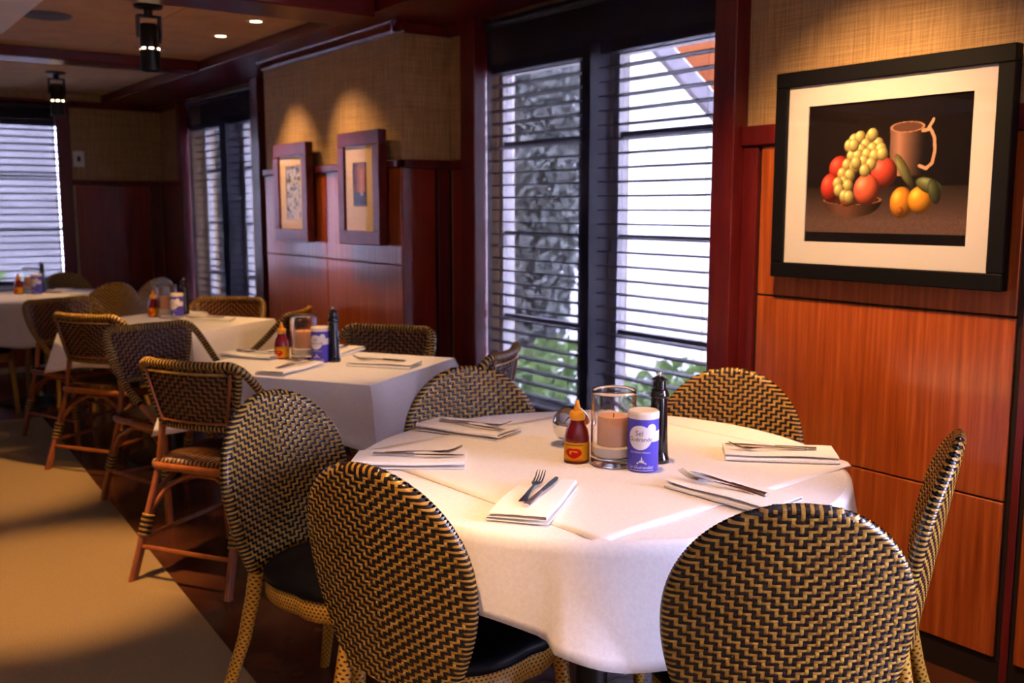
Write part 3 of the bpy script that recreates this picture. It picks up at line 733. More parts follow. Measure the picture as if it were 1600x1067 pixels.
def rr_loop(wx, wy, r, n=6):
    """rounded rectangle loop, centred"""
    P = []
    for cx, cy, a0 in ((wx - r, wy - r, 0), (-(wx - r), wy - r, 90), (-(wx - r), -(wy - r), 180), (wx - r, -(wy - r), 270)):
        for k in range(n + 1):
            a = math.radians(a0 + 90 * k / n); P.append((cx + r * math.cos(a), cy + r * math.sin(a)))
    return P
def round_chair():
    root = thing('wicker_chair', 'round backed woven chair', 'chair')
    T, tm, W = 0.490, 0.255, 0.225
    def S(s, t): return Vector((s, -0.205 - 0.17 * t + 0.75 * s * s, 0.395 + 0.985 * t))
    N0 = normal_of(S)
    def wfun(t):
        if t < tm: return 0.150 + (W - 0.150) * math.sin(PI / 2 * max(t, 0) / tm)
        return W * math.sqrt(max(0.0, 1 - ((min(t, T) - tm) / (T - tm)) ** 2.1))
    def tout(s):
        return tm + (T - tm) * (max(0, 1 - (min(abs(s), W) / W) ** 2)) ** (1 / 2.1)
    def hd(s, t):
        d = min(wfun(min(t, T)) - abs(s), tout(s) - t if t > tm * .5 else 1)
        k = max(0.0, min(d / 0.022, 1)); return 0.0125 * math.sqrt(max(0, 1 - (1 - k) ** 2))
    # core
    mb = MB(); nt_, ns = 26, 17
    for side in (1, -1):
        def P(a, c):
            t = T * (1 - (1 - a / (nt_ - 1)) ** 1.4) * .999; s = wfun(t) * .985 * math.sin((c / (ns - 1) - .5) * PI)
            return S(s, t) + N0(s, t) * side * max(hd(s, t) - .0006, 0)
        mb.grid(P, nt_, ns)
    bk = mb.obj('backrest', 'cane_core', root, 180)
    for side, nm in ((1, 'woven_cane'), (-1, 'woven_cane')):
        weave(S, N0, wfun, tout, T, 0.0075, 0.0058, 1, hd, side, 0, 1, chev=1).obj(nm, ['cane_tan', 'cane_black'], bk, 50, kind='stuff')
    # seat ring (dotted binding) + cushion
    lp = []
    for k in range(40):
        a = 2 * PI * k / 40; x = math.cos(a); y = math.sin(a); p = 2.6
        q = (abs(x) ** p + abs(y) ** p) ** (-1 / p); lp.append((x * q * (.212 if y > 0 else .200), y * q * (.238 if y > 0 else .205)))
    pr = [(.0, .372), (.95, .372), (.99, .385), (.99, .415), (.97, .427), (.9, .427)]
    mb = MB().grid(lambda a, k: (lp[a][0] * pr[k][0], lp[a][1] * pr[k][0], pr[k][1]), 40, len(pr), cu=True, uvf=lambda a, k: (a * 3.2, [0, 0, 1.8, 5.2, 7, 8][k]))
    mb.obj('seat_rail', 'cane_dotted', root, 50)
    pr2 = [(.0, .472), (.5, .471), (.8, .467), (.95, .459), (1.01, .446), (1.01, .430), (.95, .425)]
    MB().grid(lambda a, k: (lp[a][0] * pr2[k][0], lp[a][1] * pr2[k][0], pr2[k][1]), 40, len(pr2), cu=True).obj('cushion', 'black_leather', root, 180)
    for sx in (-1, 1):
        MB().tube([(sx * .150, -.188, .43), (sx * .155, -.20, .36), (sx * .165, -.225, .25), (sx * .19, -.27, .10), (sx * .205, -.30, 0)], [.021, .02, .018, .016, .014], 10, uvs=(7, .0095)).obj('leg', 'cane_dotted', root, 60)
        MB().tube([(sx * .165, .165, .39), (sx * .172, .178, .25), (sx * .18, .19, 0)], [.018, .017, .014], 10, uvs=(7, .0095)).obj('leg', 'cane_dotted', root, 60)
    return root
rc = round_chair()

def barrel_chair():
    """square backed cafe chair: wrapped rim sloping into arms, paired rattan legs"""
    root = thing('rattan_armchair', 'square backed rattan chair', 'chair')
    T = 0.240; Z0 = 0.580
    def S(s, t): return Vector((s, -0.215 - 0.20 * t + 0.85 * s * s, Z0 + 0.98 * t))
    N0 = normal_of(S)
    def wfun(t):
        w_ = 0.160 + 0.060 * max(0, min(t, T)) / T
        tc = T - .05
        if t > tc: w_ -= .05 * (1 - math.sqrt(max(0, 1 - ((t - tc) / .05) ** 2)))
        return w_
    def tout(s): return T if abs(s) < .16 else T - .05 * (1 - math.sqrt(max(0, 1 - (min(.06, abs(s) - .16) / .06) ** 2)))
    def hd(s, t): return 0.004
    mb = MB()
    for side in (1, -1): mb.grid(lambda a, c: S(wfun(T * a / 15) * (c / 7 - 1), T * a / 15) + N0(0, T * a / 15) * side * .003, 16, 15)
    bk = mb.obj('backrest', 'cane_core', root, 180)
    for side in (1, -1):
        weave(S, N0, wfun, tout, T, 0.0098, 0.0078, 1, hd, side, 0, 1, edge=.6, topedge=0, lift=.0018, chev=-1).obj('woven_cane', ['cane_brown', 'cane_black'], bk, 50, kind='stuff')
    # wrapped rim: from front seat up over the back and down
    def wrap(pts, r, name, parent, step=.0078):
        # resample the path, every wrap is a ring: two tan, one black
        V = [Vector(p) for p in pts]; out = []
        # catmull-rom
        for i in range(len(V) - 1):
            p0 = V[max(i - 1, 0)]; p1 = V[i]; p2 = V[i + 1]; p3 = V[min(i + 2, len(V) - 1)]
            for k in range(12):
                t = k / 12
                out.append(0.5 * ((2 * p1) + (p2 - p0) * t + (2 * p0 - 5 * p1 + 4 * p2 - p3) * t * t + (3 * p1 - p0 - 3 * p2 + p3) * t ** 3))
        out.append(V[-1])
        ln = [0]
        for i in range(1, len(out)): ln.append(ln[-1] + (out[i] - out[i - 1]).length)
        n = int(ln[-1] / step); P = []; R_ = []
        def at(d):
            i = 1
            while i < len(ln) - 1 and ln[i] < d: i += 1
            f = (d - ln[i - 1]) / max(1e-9, ln[i] - ln[i - 1]); return out[i - 1].lerp(out[i], f)
        for k in range(n):
            d0, d1 = k * step, (k + 1) * step
            tan = k % 2 == 0
            for f, rr in ((.04, .90), (.5, 1.04 if tan else 1.0), (.96, .90)): P.append(at(d0 + (d1 - d0) * f)); R_.append(r * rr)
        return MB().tube(P, R_, 8, mif=lambda i: (i // 3) % 2).obj(name, ['cane_brown' if 0 else 'cane_tan', 'cane_black'], parent, 180)
    def edge(s, t): return S(s, t)
    arm = lambda sx: [(sx * .245, .10, .52), (sx * .25, .0, .585), (sx * .248, -.12, .69), tuple(S(sx * .222, T - .035) + Vector((sx * .006, .012, 0)))]
    top = [tuple(S(s, T)) for s in (-.19, -.12, 0, .12, .19)]
    wrap(arm(-1) + top + arm(1)[::-1], .0165, 'top_rim', root)
    for sx in (-1, 1):
        wrap([tuple(S(sx * wfun(t), t)) for t in (T - .03, T * .6, T * .3, 0)], .0135, 'side_rim', root)
        MB().tube([tuple(S(sx * (wfun(t) - .022), t) - Vector((0, .013, 0))) for t in (T - .03, T * .5, .02)], .0055, 8).obj('border_cane', 'rattan_pole', root, 60)
    wrap([tuple(S(s, 0)) for s in (-.160, -.08, 0, .08, .160)], .0135, 'bottom_rim', root)
    MB().tube([tuple(S(s, .022) - Vector((0, .013, 0))) for s in (-.145, -.07, 0, .07, .145)], .0055, 8).obj('border_cane', 'rattan_pole', root, 60)
    MB().tube([tuple(S(s, T - .03) - Vector((0, .013, 0))) for s in (-.17, -.08, 0, .08, .17)], .0055, 8).obj('border_cane', 'cane_tan', root, 60)
    # seat of woven strips, rounded over the edges
    mb = MB(); n = 44
    for k in range(n):
        x0 = -.21 + .42 * k / n; x1 = x0 + .42 / n
        prof = [(-.20, .425), (-.21, .435), (-.20, .450), (-.1, .457), (.1, .459), (.19, .453), (.215, .440), (.21, .425)]
        mb.grid(lambda a, c: ((x0, (x0 + x1) / 2, x1)[a], prof[c][0], prof[c][1] + (.0022 if a == 1 else 0) - .012 * abs((x0 + x1) / .42) ** 4), 3, len(prof), mi=k % 2)
    mb.obj('seat', ['cane_brown', 'cane_black'], root, 60)
    MB().tube([(x, y * .98, .418) for x, y in rr_loop(.215, .215, .05)], .015, 10, closed=True).obj('seat_hoop', 'rattan_pole', root, 180)
    # legs: two poles bound together
    def leg(p, q, off):
        d = Vector(q) - Vector(p); o = Vector(off)
        mb = MB().tube([Vector(p) - o * .7, Vector(p) + d * .5 - o * .5, Vector(q) - o * .5], .0125, 9)
        mb.tube([Vector(p) + d * .30 + o * .8, Vector(p) + d * .5 + o * .55, Vector(q) + o * .5], .0125, 9)
        l = mb.obj('leg', 'rattan_pole', root, 60)
        a = Vector(p) + d * .42; b = Vector(p) + d * .60
        k = 9; P = []; R_ = []
        for m_ in range(k):
            for f, rr in ((.05, .9), (.5, 1.04), (.95, .9)): P.append(a.lerp(b, (m_ + f) / k)); R_.append(.0235 * rr)
        MB().tube(P, R_, 10, mif=lambda i: (i // 3) % 2).obj('binding', ['cane_tan', 'cane_black'], l, 180)
        return l
    for sx in (-1, 1):
        leg((sx * .185, -.19, .42), (sx * .215, -.335, 0), (0, .0125, 0))
        leg((sx * .195, .185, .42), (sx * .205, .215, 0), (0, -.0125, 0))
        MB().tube([tuple(S(sx * .165, 0)), (sx * .178, -.20, .46), (sx * .185, -.19, .41)], .0125, 9).obj('back_post', 'rattan_pole', root, 60)
        MB().tube([(sx * .245, .10, .52), (sx * .225, .15, .47), (sx * .2, .18, .41)], .0125, 9).obj('arm_post', 'rattan_pole', root, 60)
        MB().tube([(sx * .199, -.245, .25), (sx * .195, -.19, .33), (sx * .185, -.09, .385), (sx * .18, 0, .392), (sx * .185, .08, .385), (sx * .195, .165, .33), (sx * .20, .195, .24)], .010, 8).obj('arched_brace', 'rattan_pole', root, 60)
        MB().tube([(sx * .205, -.28, .16), (sx * .20, .2, .16)], .009, 8).obj('stretcher', 'rattan_pole', root)
    MB().tube([(-.20, -.245, .25), (-.15, -.195, .34), (-.06, -.18, .39), (.06, -.18, .39), (.15, -.195, .34), (.20, -.245, .25)], .010, 8).obj('arched_brace', 'rattan_pole', root, 60)
    MB().tube([(-.205, -.29, .13), (.205, -.29, .13)], .009, 8).obj('stretcher', 'rattan_pole', root)
    MB().tube([(-.2, .2, .18), (.2, .2, .18)], .009, 8).obj('stretcher', 'rattan_pole', root)
    return root
bc = barrel_chair()

TC = (1.56, 1.80)
GR = 'round backed chairs at the near round table'
def rchair(top, face, label, group=GR):
    l = math.hypot(*face); f = (face[0] / l, face[1] / l); d = 0.290
    place(rc, USED, (top[0] + f[0] * d, top[1] + f[1] * d, 0), face_rz(*f), label, group)
def toward(p, c=TC): return (c[0] - p[0], c[1] - p[1])
rchair((1.335, 1.008), (.62, .785), 'round backed woven chair at the front right, back turned to the viewer')
rchair((0.858, 1.680), (.93, .30), 'brightly lit round backed woven chair at the front left, back turned to the viewer')
rchair((1.010, 2.525), (.36, -.93), 'round backed woven chair left of the round table with its black cushion showing')
rchair((1.680, 2.560), (-.25, -.97), 'round backed woven chair behind the round table, left of the condiments')
rchair((2.330, 2.040), (-.80, -.55), 'round backed woven chair behind the round table, against the cherry panelling')
rchair((2.060, 1.140), (-.50, .866), 'round backed woven chair at far right seen almost edge on')
T3 = (1.35, 7.60)
G3 = 'round backed chairs at the far round table'
rchair((1.69, 8.20), (-.45, -.9), 'round backed chair behind the far left table, under the window edge', G3)
rchair((1.72, 6.86), (-.30, .95), 'pale round backed chair in front of the far left table', G3)
rchair((2.11, 7.18), (-.55, .83), 'bluish round backed chair right of the far left table', G3)
rchair((0.70, 6.95), (.62, .78), 'chair with black cushion cut by the left edge', G3)
MC = (1.665, 3.59); n1 = (.85, .53); n2 = (-.53, .85)
OFF = (-0.03, 1.82)
GM = 'square backed chairs at the middle table'; GF = 'square backed chairs at the further square table'
def bchair(top, face, label, group):
    l = math.hypot(*face); f = (face[0] / l, face[1] / l); d = 0.275
    place(bc, USED, (top[0] + f[0] * d, top[1] + f[1] * d, 0), face_rz(*f), label, group)
bchair((1.075, 3.475), n1, 'square backed rattan chair on aisle side of the middle table, legs showing', GM)
bchair((1.31, 4.76), (.25, -.97), 'square backed rattan chair at the far end of the middle table, greyish', GM)
bchair((2.235, 4.02), (-.80, -.60), 'square backed rattan chair on the window side of the middle table', GM)
bchair((2.22, 3.04), (-.62, .78), 'square backed rattan chair between the middle table and the tall window', GM)
bchair((1.15, 5.34), n1, 'dark square backed rattan chair on aisle side of the second square table', GF)
bchair((1.25, 6.42), (.35, -.94), 'square backed rattan chair at far end of second square table, nearest left edge', GF)
bchair((2.16, 5.88), (-.70, -.70), 'yellowish square backed rattan chair on the window side of the second square table', GF)
bchair((2.20, 4.90), (-.75, .66), 'dark square backed rattan chair behind the pepper mill of the middle table', GF)

# ------------------------------------------------------------------ tables
def pedestal(root, h=.72):
    MB().lathe([(0, 0), (.26, 0), (.26, .012), (.05, .04), (.04, .06), (.04, h - .06), (.12, h - .02), (.12, h), (0, h)], 24).obj('pedestal', 'black_metal', root, 40)
def round_table(c, label, cloth_label, hem_fn, R=.60, grp=None):
    t = thing('round_table', label, 'table', (c[0], c[1], 0), 0, 'tables')
    MB().lathe([(0, .715), (R - .012, .715), (R - .004, .722), (R - .004, .742), (R - .012, .748), (0, .748)], 64).obj('table_top', 'mahogany', t, 40)
    pedestal(t, .715)
    n = 192
    prof = [0.0, .3, .6, .8, .93, .985]
    def P(a, k):
        th = 2 * PI * a / n; ca, sa = math.cos(th), math.sin(th)
        if k < len(prof): return (R * prof[k] * ca, R * prof[k] * sa, .7505)
        q = (k - len(prof)) / 11.0
        hem = hem_fn(th)
        if q < .12: 
            b = q / .12 * PI / 2; rr = R * .985 + .013 * math.sin(b); z = .7505 - .013 * (1 - math.cos(b))
        else:
            f = (q - .12) / .88; z = .7375 + (hem - .7375) * f
            fold = .014 * math.cos(9 * th + 1.3) + .010 * math.cos(14 * th + .4)
            dth = (th - 3.885 + PI) % (2 * PI) - PI
            crease = .045 * math.exp(-dth / .30) if dth > 0 else (.045 * max(0, 1 + dth / .03))
            rr = R * .985 + .013 + f * (.012 + max(-.004, fold + crease) * 1.0)
        return (rr * ca, rr * sa, z)
    cl_ = MB().grid(P, n, len(prof) + 12, cu=True).obj('tablecloth', 'linen_white', None, 60, label=cloth_label, cat='tablecloth', group='white tablecloths')
    cl_.location = (c[0], c[1], 0)
    m = cl_.modifiers.new('thickness', 'SOLIDIFY'); m.thickness = .0015; m.offset = -1
    return t
def hem1(th): return .545 + .045 * math.cos(4 * (th - math.radians(203)))
round_table(TC, 'round table under a white cloth in the foreground', 'white round cloth draped over the foreground table', hem1)
# square white topper, corners just over the edge
def topper(c, half, rot, R, label):
    n = 33
    def P(a, b):
        x = (a / (n - 1) * 2 - 1) * half; y = (b / (n - 1) * 2 - 1) * half
        X = x * math.cos(rot) - y * math.sin(rot); Y = x * math.sin(rot) + y * math.cos(rot)
        r = math.hypot(X, Y); z = .7530 + .0012 * math.sin(X * 9) * math.sin(Y * 7 + 1)
        if r > R - .005:
            e = r - (R - .005); k = (R - .005 + .018 * (1 - math.exp(-e / .018)) + e * .12) / r; z -= max(0, e - .006) * .85; X *= k; Y *= k
        return (X, Y, z)
    o = MB().grid(P, n, n).obj('table_topper', 'napkin_white', None, 60, label=label, cat='tablecloth', group='white table toppers'); o.location = (c[0], c[1], 0)
    m = o.modifiers.new('thickness', 'SOLIDIFY'); m.thickness = .0012; m.offset = 1
topper((1.580, 1.80), .440, math.radians(4.0), .60, 'square white topper laid over the foreground round tablecloth')
ZTOP = .7552
round_table(T3, 'round table under a white cloth at the far left', 'white cloth over the far left round table', lambda th: .47 + .012 * math.cos(9 * th + 1.3))

def square_table(c, hw, hl, rz, label, cloth_label):
    t = thing('square_table', label, 'table', (c[0], c[1], 0), rz, 'tables')
    MB().box(-hw + .004, hw - .004, -hl + .004, hl - .004, .715, .748, bev=.004).obj('table_top', 'mahogany', t); pedestal(t, .715)
    # perimeter samples
    per = []; m = 20
    for (x0, y0, x1, y1) in ((hw, -hl, hw, hl), (hw, hl, -hw, hl), (-hw, hl, -hw, -hl), (-hw, -hl, hw, -hl)):
        for k in range(m): per.append((x0 + (x1 - x0) * k / m, y0 + (y1 - y0) * k / m, k / m))
    n = len(per)
    def P(a, k):
        x, y, f = per[a]; side = a // m
        if k <= 3: return (x * k / 3 * .995, y * k / 3 * .995, .7505)
        q = (k - 3) / 8
        corner = math.exp(-min(f, 1 - f) / .09)
        nx, ny = ((1, 0), (0, 1), (-1, 0), (0, -1))[side]
        if f == 0:
            px, py = ((1, 0), (0, 1), (-1, 0), (0, -1))[side - 1]; nx, ny = (nx + px), (ny + py)
        out = .004 + q * (.010 + .045 * corner * (1 if f == 0 else .35) + .008 * math.sin(f * 22 + side))
        hem = .545 - .045 * corner
        return (x + nx * out, y + ny * out, .747 + (hem - .747) * q)
    o = MB().grid(P, n, 12, cu=True).obj('tablecloth', 'linen_white', None, 60, label=cloth_label, cat='tablecloth', group='white tablecloths')
    o.location = (c[0], c[1], 0); o.rotation_euler = (0, 0, rz)
    mo = o.modifiers.new('thickness', 'SOLIDIFY'); mo.thickness = .0015; mo.offset = -1
RZM = math.atan2(n1[1], n1[0])
square_table(MC, .345, .43, RZM, 'square table under a white cloth in the middle', 'white cloth on the middle square table')
FC = (MC[0] + OFF[0], MC[1] + OFF[1])
square_table(FC, .345, .43, RZM, 'square table under a white cloth beside the pier', 'white cloth on the second square table beside the pier')

# ------------------------------------------------------------------ napkins and cutlery
def napkin_proto():
    def ribbon(path, y0, y1, th=.0016):
        mb = MB(); m = len(path); nrm = []
        for i in range(m):
            a = path[max(i - 1, 0)]; b = path[min(i + 1, m - 1)]; dx, dz = b[0] - a[0], b[1] - a[1]; l = math.hypot(dx, dz); nrm.append((-dz / l, dx / l))
        loop = [(p[0] + n_[0] * th / 2, p[1] + n_[1] * th / 2) for p, n_ in zip(path, nrm)] + [(p[0] - n_[0] * th / 2, p[1] - n_[1] * th / 2) for p, n_ in zip(path[::-1], nrm[::-1])]
        ny = 9
        def P(a, c):
            f = a / (ny - 1); x, z = loop[c]
            return (x * (1 + .015 * math.sin(f * 5)) , y0 + (y1 - y0) * f, z * (1 + .12 * math.sin(f * PI * 2.3 + x * 14)) + .0003)
        mb.grid(P, ny, len(loop), cv=True)
        k = len(loop); mb.f.append(list(range(k))); mb.m.append(0); mb.f.append(list(range((ny - 1) * k, ny * k))[::-1]); mb.m.append(0)
        return mb
    W_ = .064; path = [(W_, .0015)]
    def arc(cx, cz, r, a0, a1, n=6): return [(cx + r * math.cos(math.radians(a0 + (a1 - a0) * i / n)), cz + r * math.sin(math.radians(a0 + (a1 - a0) * i / n))) for i in range(n + 1)]
    path += [(.02, .0015), (-.03, .0015)] + arc(-W_ + .004, .0050, .0035, 270, 90) + [(-.02, .0086), (.02, .0088)] + arc(W_ - .006, .0122, .0035, -90, 90) + [(.02, .0160), (-.02, .0165), (-W_ + .006, .0155)]
    mb = ribbon(path, -.135, .135)
    return mb.obj('napkin', 'napkin_white', None, 50, label='folded white napkin', cat='napkin')
def fork_proto():
    r = thing('fork', 'steel fork', 'fork')
    L_ = .19; n = 22
    def hw(f): return .0095 * (1 - f / .22 * .45) if f < .22 else (.0052 - .0022 * min(1, (f - .22) / .3) if f < .60 else .003 + .009 * min(1, (f - .60) / .14) ** .7)
    def zz(f): return .003 + .004 * math.sin(min(f, .5) * PI) + (.0 if f < .55 else .010 * (f - .55) ** 1.0 - .004 * math.sin((f - .55) / .45 * PI))
    N_ = 17
    def P(a, c):
        f = .76 * a / (N_ - 1); w_ = hw(f); q = ((-1, 1), (0, 1.0), (1, 1), (1, -1), (-1, -1))[c]
        return (q[0] * w_, -L_ / 2 + L_ * f, zz(f) + q[1] * .0009 + (.0005 if c == 1 else 0))
    mb = MB().grid(P, N_, 5, cv=True); mb.f.append([0, 1, 2, 3, 4]); mb.m.append(0)
    mb.obj('handle', 'steel', r, 60)
    for k in range(4):
        x0 = (-.0095 + .00633 * k)
        MB().tube([(x0 * .95, -L_ / 2 + L_ * f, zz(f) + dz) for f, dz in ((.74, 0), (.82, -.0005), (.9, .002), (1.0, .008))], [.0022, .0019, .0017, .0009], 6).obj('tine', 'steel', r, 60)
    return r
def knife_proto():
    r = thing('knife', 'steel table knife', 'knife')
    def P(a, c):
        f = a / 11; w_ = .0078 - .003 * f; q = c / 10 * 2 * PI
        return (w_ * math.cos(q), -.11 + .10 * f, .005 + .0038 * math.sin(q))
    mb = MB().grid(P, 12, 10, cv=True); mb.f.append(list(range(10))); mb.m.append(0); mb.f.append(list(range(110, 120))[::-1]); mb.m.append(0)
    mb.obj('handle', 'steel', r, 60)
    pts = [(-.0045, -.01), (.0045, -.01), (.006, .01), (.0085, .05), (.0085, .085), (.004, .108), (-.004, .112), (-.0055, .06)]
    MB().prism(pts, .0040, .0058).obj('blade', 'steel', r)
    return r
nk, fk, kn = napkin_proto(), fork_proto(), knife_proto()
def setting(x, y, ax, ay, z, what, table, grp, fork=True, knife=True, fo=-.012, ko=.012, twist=.10):
    rz = face_rz(ax, ay)
    place(nk, USED, (x, y, z), rz, 'folded white napkin %s' % what, 'napkins')
    px, py = math.cos(rz), math.sin(rz)
    l = math.hypot(ax, ay); ux, uy = ax / l, ay / l
    if fork: place(fk, USED, (x + px * fo + ux * .03, y + py * fo + uy * .03, z + .0185), rz + twist, 'steel fork on the napkin %s' % what, 'forks')
    if knife: place(kn, USED, (x + px * ko + ux * .02, y + py * ko + uy * .02, z + .0182), rz - twist, 'steel knife on the napkin %s' % what, 'knives')
setting(1.175, 2.035, .80, -.60, ZTOP, 'at the left side of the round table', 'n', 'n', twist=.05)
setting(1.475, 2.235, .38, -.93, ZTOP, 'at the back left of the round table', 'n', 'n', twist=.07)
setting(1.215, 1.592, .79, .61, ZTOP, 'at the front edge of the round table', 'n', 'n', twist=.05)
setting(1.590, 1.385, -.08, 1.0, ZTOP, 'partly behind the front right chair', 'n', 'n')
setting(1.945, 1.545, -.72, .70, ZTOP, 'at the right edge of the round table', 'n', 'n')
ZM = .7522
setting(MC[0] - .19 * n1[0] + .0, MC[1] - .19 * n1[1] + .02, .85, .53, ZM, 'on the aisle side of the middle table', 'm', 'm')
setting(1.52, 3.92, .45, -.89, ZM, 'at the far left corner of the middle table', 'm', 'm')
setting(1.85, 3.40, -.60, .80, ZM, 'at the window corner of the middle table', 'm', 'm')
setting(1.845, 3.80, -.80, -.60, ZM, 'behind the pepper mill on the middle table', 'm', 'm')
setting(FC[0] + .17, FC[1] - .10, -.70, .55, ZM, 'at the near right of the second square table', 'f', 'f')
setting(FC[0] + .14, FC[1] + .20, -.80, -.60, ZM, 'behind the condiments of the second square table', 'f', 'f', fork=False, knife=False)
setting(T3[0] + .33, T3[1] - .22, -.75, .35, ZM, 'at the right of the far left table', 't', 't', fork=False, knife=False)
setting(T3[0] + .22, T3[1] + .24, -.45, -.8, ZM, 'at the back of the far left table', 't', 't', fork=False, knife=False)

# ------------------------------------------------------------------ condiments
def text_mesh(name, body, size, m, cyl_r=None, a0=0.0, z=0.0, shear=0.0, ext=.0001):
    cu = bpy.data.curves.new(name, 'FONT'); cu.body = body; cu.size = size; cu.align_x = 'CENTER'; cu.align_y = 'CENTER'; cu.shear = shear; cu.resolution_u = 3
    o = bpy.data.objects.new(name, cu); C.objects.link(o)
    dg = bpy.context.evaluated_depsgraph_get(); me = bpy.data.meshes.new_from_object(o.evaluated_get(dg)); bpy.data.objects.remove(o); bpy.data.curves.remove(cu)
    for v in me.vertices:       # bend round a cylinder; label faces angle a0
        a = a0 + v.co.x / cyl_r
        v.co = Vector((cyl_r * math.cos(a), cyl_r * math.sin(a), z + v.co.y))
    me.materials.clear(); me.materials.append(MATS[m]); me.update()
    return me
def sauce():
    r = thing('hot_sauce_bottle', 'hot sauce', 'sauce bottle')
    MB().lathe([(0, 0), (.0285, 0), (.031, .004), (.031, .052), (.0305, .062), (.026, .080), (.018, .096), (.0165, .104), (0, .104)], 32).obj('bottle', 'sauce_red', r, 50)
    lb = print_mesh('label', 1, 1, 90, 44, label_art, 'print_label')
    for v in lb.vertices:
        a = math.radians(214) - v.co.y * 3.6; v.co = Vector((.0314 * math.cos(a), .0314 * math.sin(a), .0275 + v.co.z * .047))
    link('label', lb, r)
    MB().lathe([(0, .124), (.0165, .124), (.0185, .121), (.0185, .105), (.017, .103), (0, .103)], 28).obj('cap', 'cap_yellow', r, 40)
    MB().lathe([(.009, .124), (.0085, .130), (.005, .142), (.0045, .148), (.0025, .150), (0, .150)], 20).obj('nozzle', 'cap_yellow', r, 40)
    return r
def label_art(U, V):
    img = np.ones(U.shape + (3,)) * (.90, .62, .13); X = (U - .5) * 2.4; Y = V - .5
    d = np.hypot(X * .9, (Y + .05) * 1.5); a = np.arctan2(Y + .05, X)
    img[(np.abs(d - .30 - .03 * np.sin(3 * a)) < .10)] = (.80, .12, .07); img[d < .12] = (.82, .16, .08)
    img[(np.abs(X - .05) < .16) & (np.abs(Y + .10) < .10)] = (.78, .10, .06)
    img[(V > .86) & (V < .90) & (np.abs(X) < .5)] = (.35, .30, .10); img[V < .05] = (.55, .12, .05); img[(np.abs(V - .12) < .012) & (np.abs(X) < .5)] = (.55, .2, .06)
    return img
def hurricane():
    r = thing('candle_glass', 'candle in glass', 'candle')
    MB().lathe([(0, .001), (.050, .001), (.053, .003), (.0545, .008), (.0545, .012), (.0545, .030), (.0545, .172), (.0545, .179), (.0535, .1825), (.0525, .1835), (.0515, .1825), (.0505, .179), (.0505, .172), (.0505, .035), (.0505, .028), (.0480, .0225), (.044, .020), (.030, .020), (0, .020)], 48).obj('glass_cylinder', 'glass_clear', r, 60)
    MB().lathe([(0, .0210), (.0440, .0210), (.0490, .026), (.0495, .030), (.0495, .046), (.046, .048), (0, .049)], 40).obj('wax_pool', 'salt_lid', r, 40)
    cn = MB().lathe([(0, .049), (.038, .049), (.039, .054), (.039, .113), (.036, .119), (.02, .117), (0, .114)], 40).obj('pillar_candle', 'wax_peach', r, 40)
    MB().tube([(0, 0, .113), (.0006, 0, .119), (.002, .001, .124)], .0012, 6).obj('wick', 'wick', cn)
    return r
SA = math.radians(222)          # direction the canister label faces
def canister():
    r = thing('salt_canister', 'salt canister', 'salt canister'); R = .0365
    b = MB().lathe([(0, 0), (.0355, 0), (R, .003), (R, .126), (0, .126)], 40).obj('tube', 'salt_blue', r, 40)
    MB().lathe([(0, .126), (R + .0006, .126), (R + .0008, .139), (.034, .143), (.030, .1425), (0, .1425)], 40).obj('lid', 'salt_lid', r, 40)
    rr = R + .0006
    def disc(cx, cz, rad, m, nm, e=.0):
        mb = MB()
        def P(a, k):
            x = cx + rad * k / 4 * math.cos(2 * PI * a / 32); z = cz + rad * k / 4 * math.sin(2 * PI * a / 32); q = SA + x / R
            return ((rr + e) * math.cos(q), (rr + e) * math.sin(q), z)
        mb.grid(P, 32, 5, cu=True).obj(nm, m, b)
    def band(x0, x1, z0, z1, m, nm, e=0.0):
        MB().grid(lambda a, k: ((rr + e) * math.cos(SA + (x0 + (x1 - x0) * a / 16) / R), (rr + e) * math.sin(SA + (x0 + (x1 - x0) * a / 16) / R), z0 + (z1 - z0) * k), 17, 2).obj(nm, m, b)
    disc(-.005, .083, .029, 'salt_cream', 'label_disc'); band(.004, .06, .073, .098, 'salt_cream', 'label_band', -.0001)
    disc(.024, .104, .012, 'salt_cream', 'label_badge', .0001)
    for bd, sz, x, z, m, sh in (('Sel', .0175, -.006, .093, 'print_grey', 0), ('Guérande', .0145, -.003, .079, 'print_grey', 0), ('SEL MARIN MOULU', .0058, -.004, .048, 'print_white', 0), ('Le Guérandais', .0105, -.002, .0125, 'print_white', .35)):
        link('lettering', text_mesh('lettering', bd, sz, m, rr + .0004, SA + x / R, z, sh), b)
    # small church emblem and base line in white
    def poly(pts, nm):
        mb = MB(); 
        for x, z in pts: mb.v.append(((rr + .0003) * math.cos(SA + x / R), (rr + .0003) * math.sin(SA + x / R), z))
        mb.f.append(list(range(len(pts)))); mb.m.append(0); mb.obj(nm, 'print_white', b)
    poly([(-.012, .020), (.012, .020), (.010, .024), (.006, .024), (.005, .029), (.002, .029), (0, .040), (-.002, .029), (-.005, .029), (-.006, .025), (-.010, .025)], 'emblem')
    band(-.03, .03, .0045, .0055, 'print_white', 'label_line', .0002)
    return r
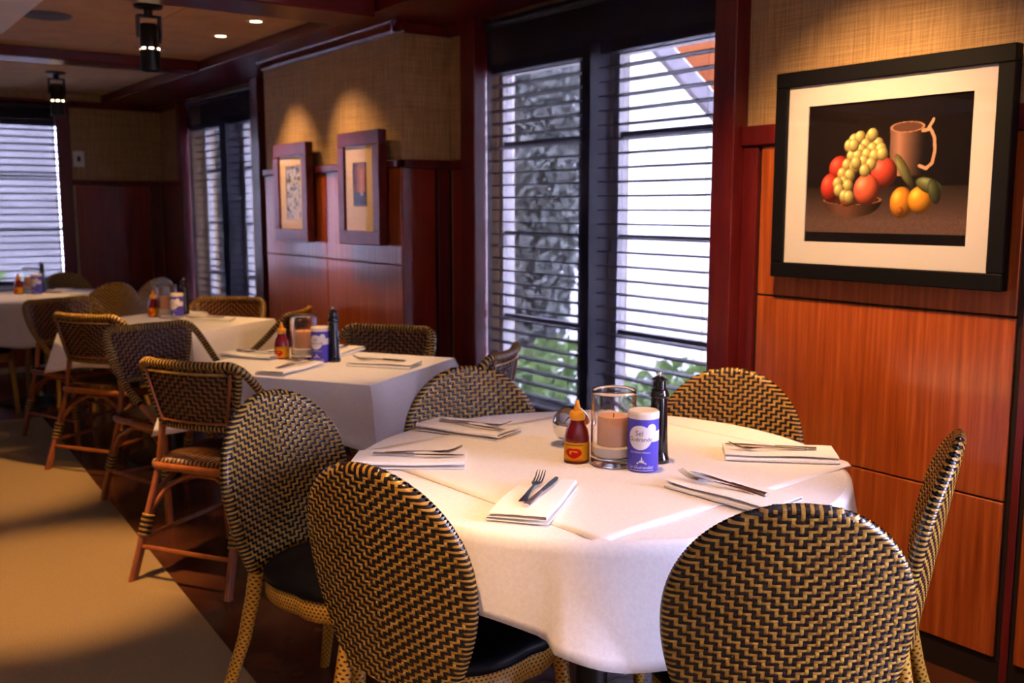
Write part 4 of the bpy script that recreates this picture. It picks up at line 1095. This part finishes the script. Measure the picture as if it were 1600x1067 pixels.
def mill():
    r = thing('pepper_mill', 'pepper mill', 'pepper mill')
    MB().lathe([(0, 0), (.0265, 0), (.0275, .003), (.0275, .010), (.025, .014), (.0235, .03), (.0195, .150), (.019, .160), (0, .160)], 36).obj('body', 'mill_black', r, 40)
    MB().lathe([(0, .160), (.0225, .160), (.0235, .163), (.0235, .169), (.0215, .172), (.0215, .175), (.0205, .178), (.0165, .180), (.016, .200), (.0195, .202), (.0195, .204), (.010, .211), (.004, .213), (0, .213)], 36).obj('crown', 'mill_black', r, 40)
    MB().lathe([(0, .213), (.004, .213), (.0045, .2155), (.006, .219), (.005, .223), (0, .2245)], 20).obj('knob', 'chrome', r, 60)
    return r
def globe():
    r = thing('silver_globe', 'silver globe', 'globe')
    MB().lathe([(0, 0), (.022, 0), (.024, .003), (.018, .008), (0, .009)], 28).obj('foot', 'chrome', r, 50)
    MB().lathe([(.049 * math.sin(math.radians(a)), .055 - .049 * math.cos(math.radians(a))) for a in range(18, 181, 9)], 40).obj('ball', 'chrome', r, 180)
    return r
SB, CG, SC, PM, GL = sauce(), hurricane(), canister(), mill(), globe()
def spread(pts, where, globe_too=False):
    for p, (x, y) in zip((SB, CG, SC, PM), pts):
        nm = {SB.name: 'red hot sauce bottle with yellow cap', CG.name: 'peach candle in a clear glass cylinder', SC.name: 'blue and cream salt canister', PM.name: 'glossy black pepper mill'}[p.name if p.name in (SB.name, CG.name, SC.name, PM.name) else SB.name]
        place(p, USED, (x, y, ZTOP if 'round table' in where and 'far' not in where else ZM), 0, '%s on the %s' % (nm, where), 'table condiments')
spread([(1.513, 1.811), (1.566, 1.738), (1.590, 1.660), (1.668, 1.688)], 'foreground round table')
place(GL, USED, (1.605, 1.945, ZTOP), 0, 'mirror bright silver globe behind the red sauce bottle')
spread([(1.600, 3.815), (1.665, 3.735), (1.690, 3.640), (1.735, 3.610)], 'middle square table')
spread([(1.640, 5.735), (1.690, 5.640), (1.715, 5.55), (1.775, 5.600)], 'second square table beside the pier')
spread([(1.290, 7.80), (1.375, 7.83), (1.40, 7.75), (1.46, 7.86)], 'far left table')
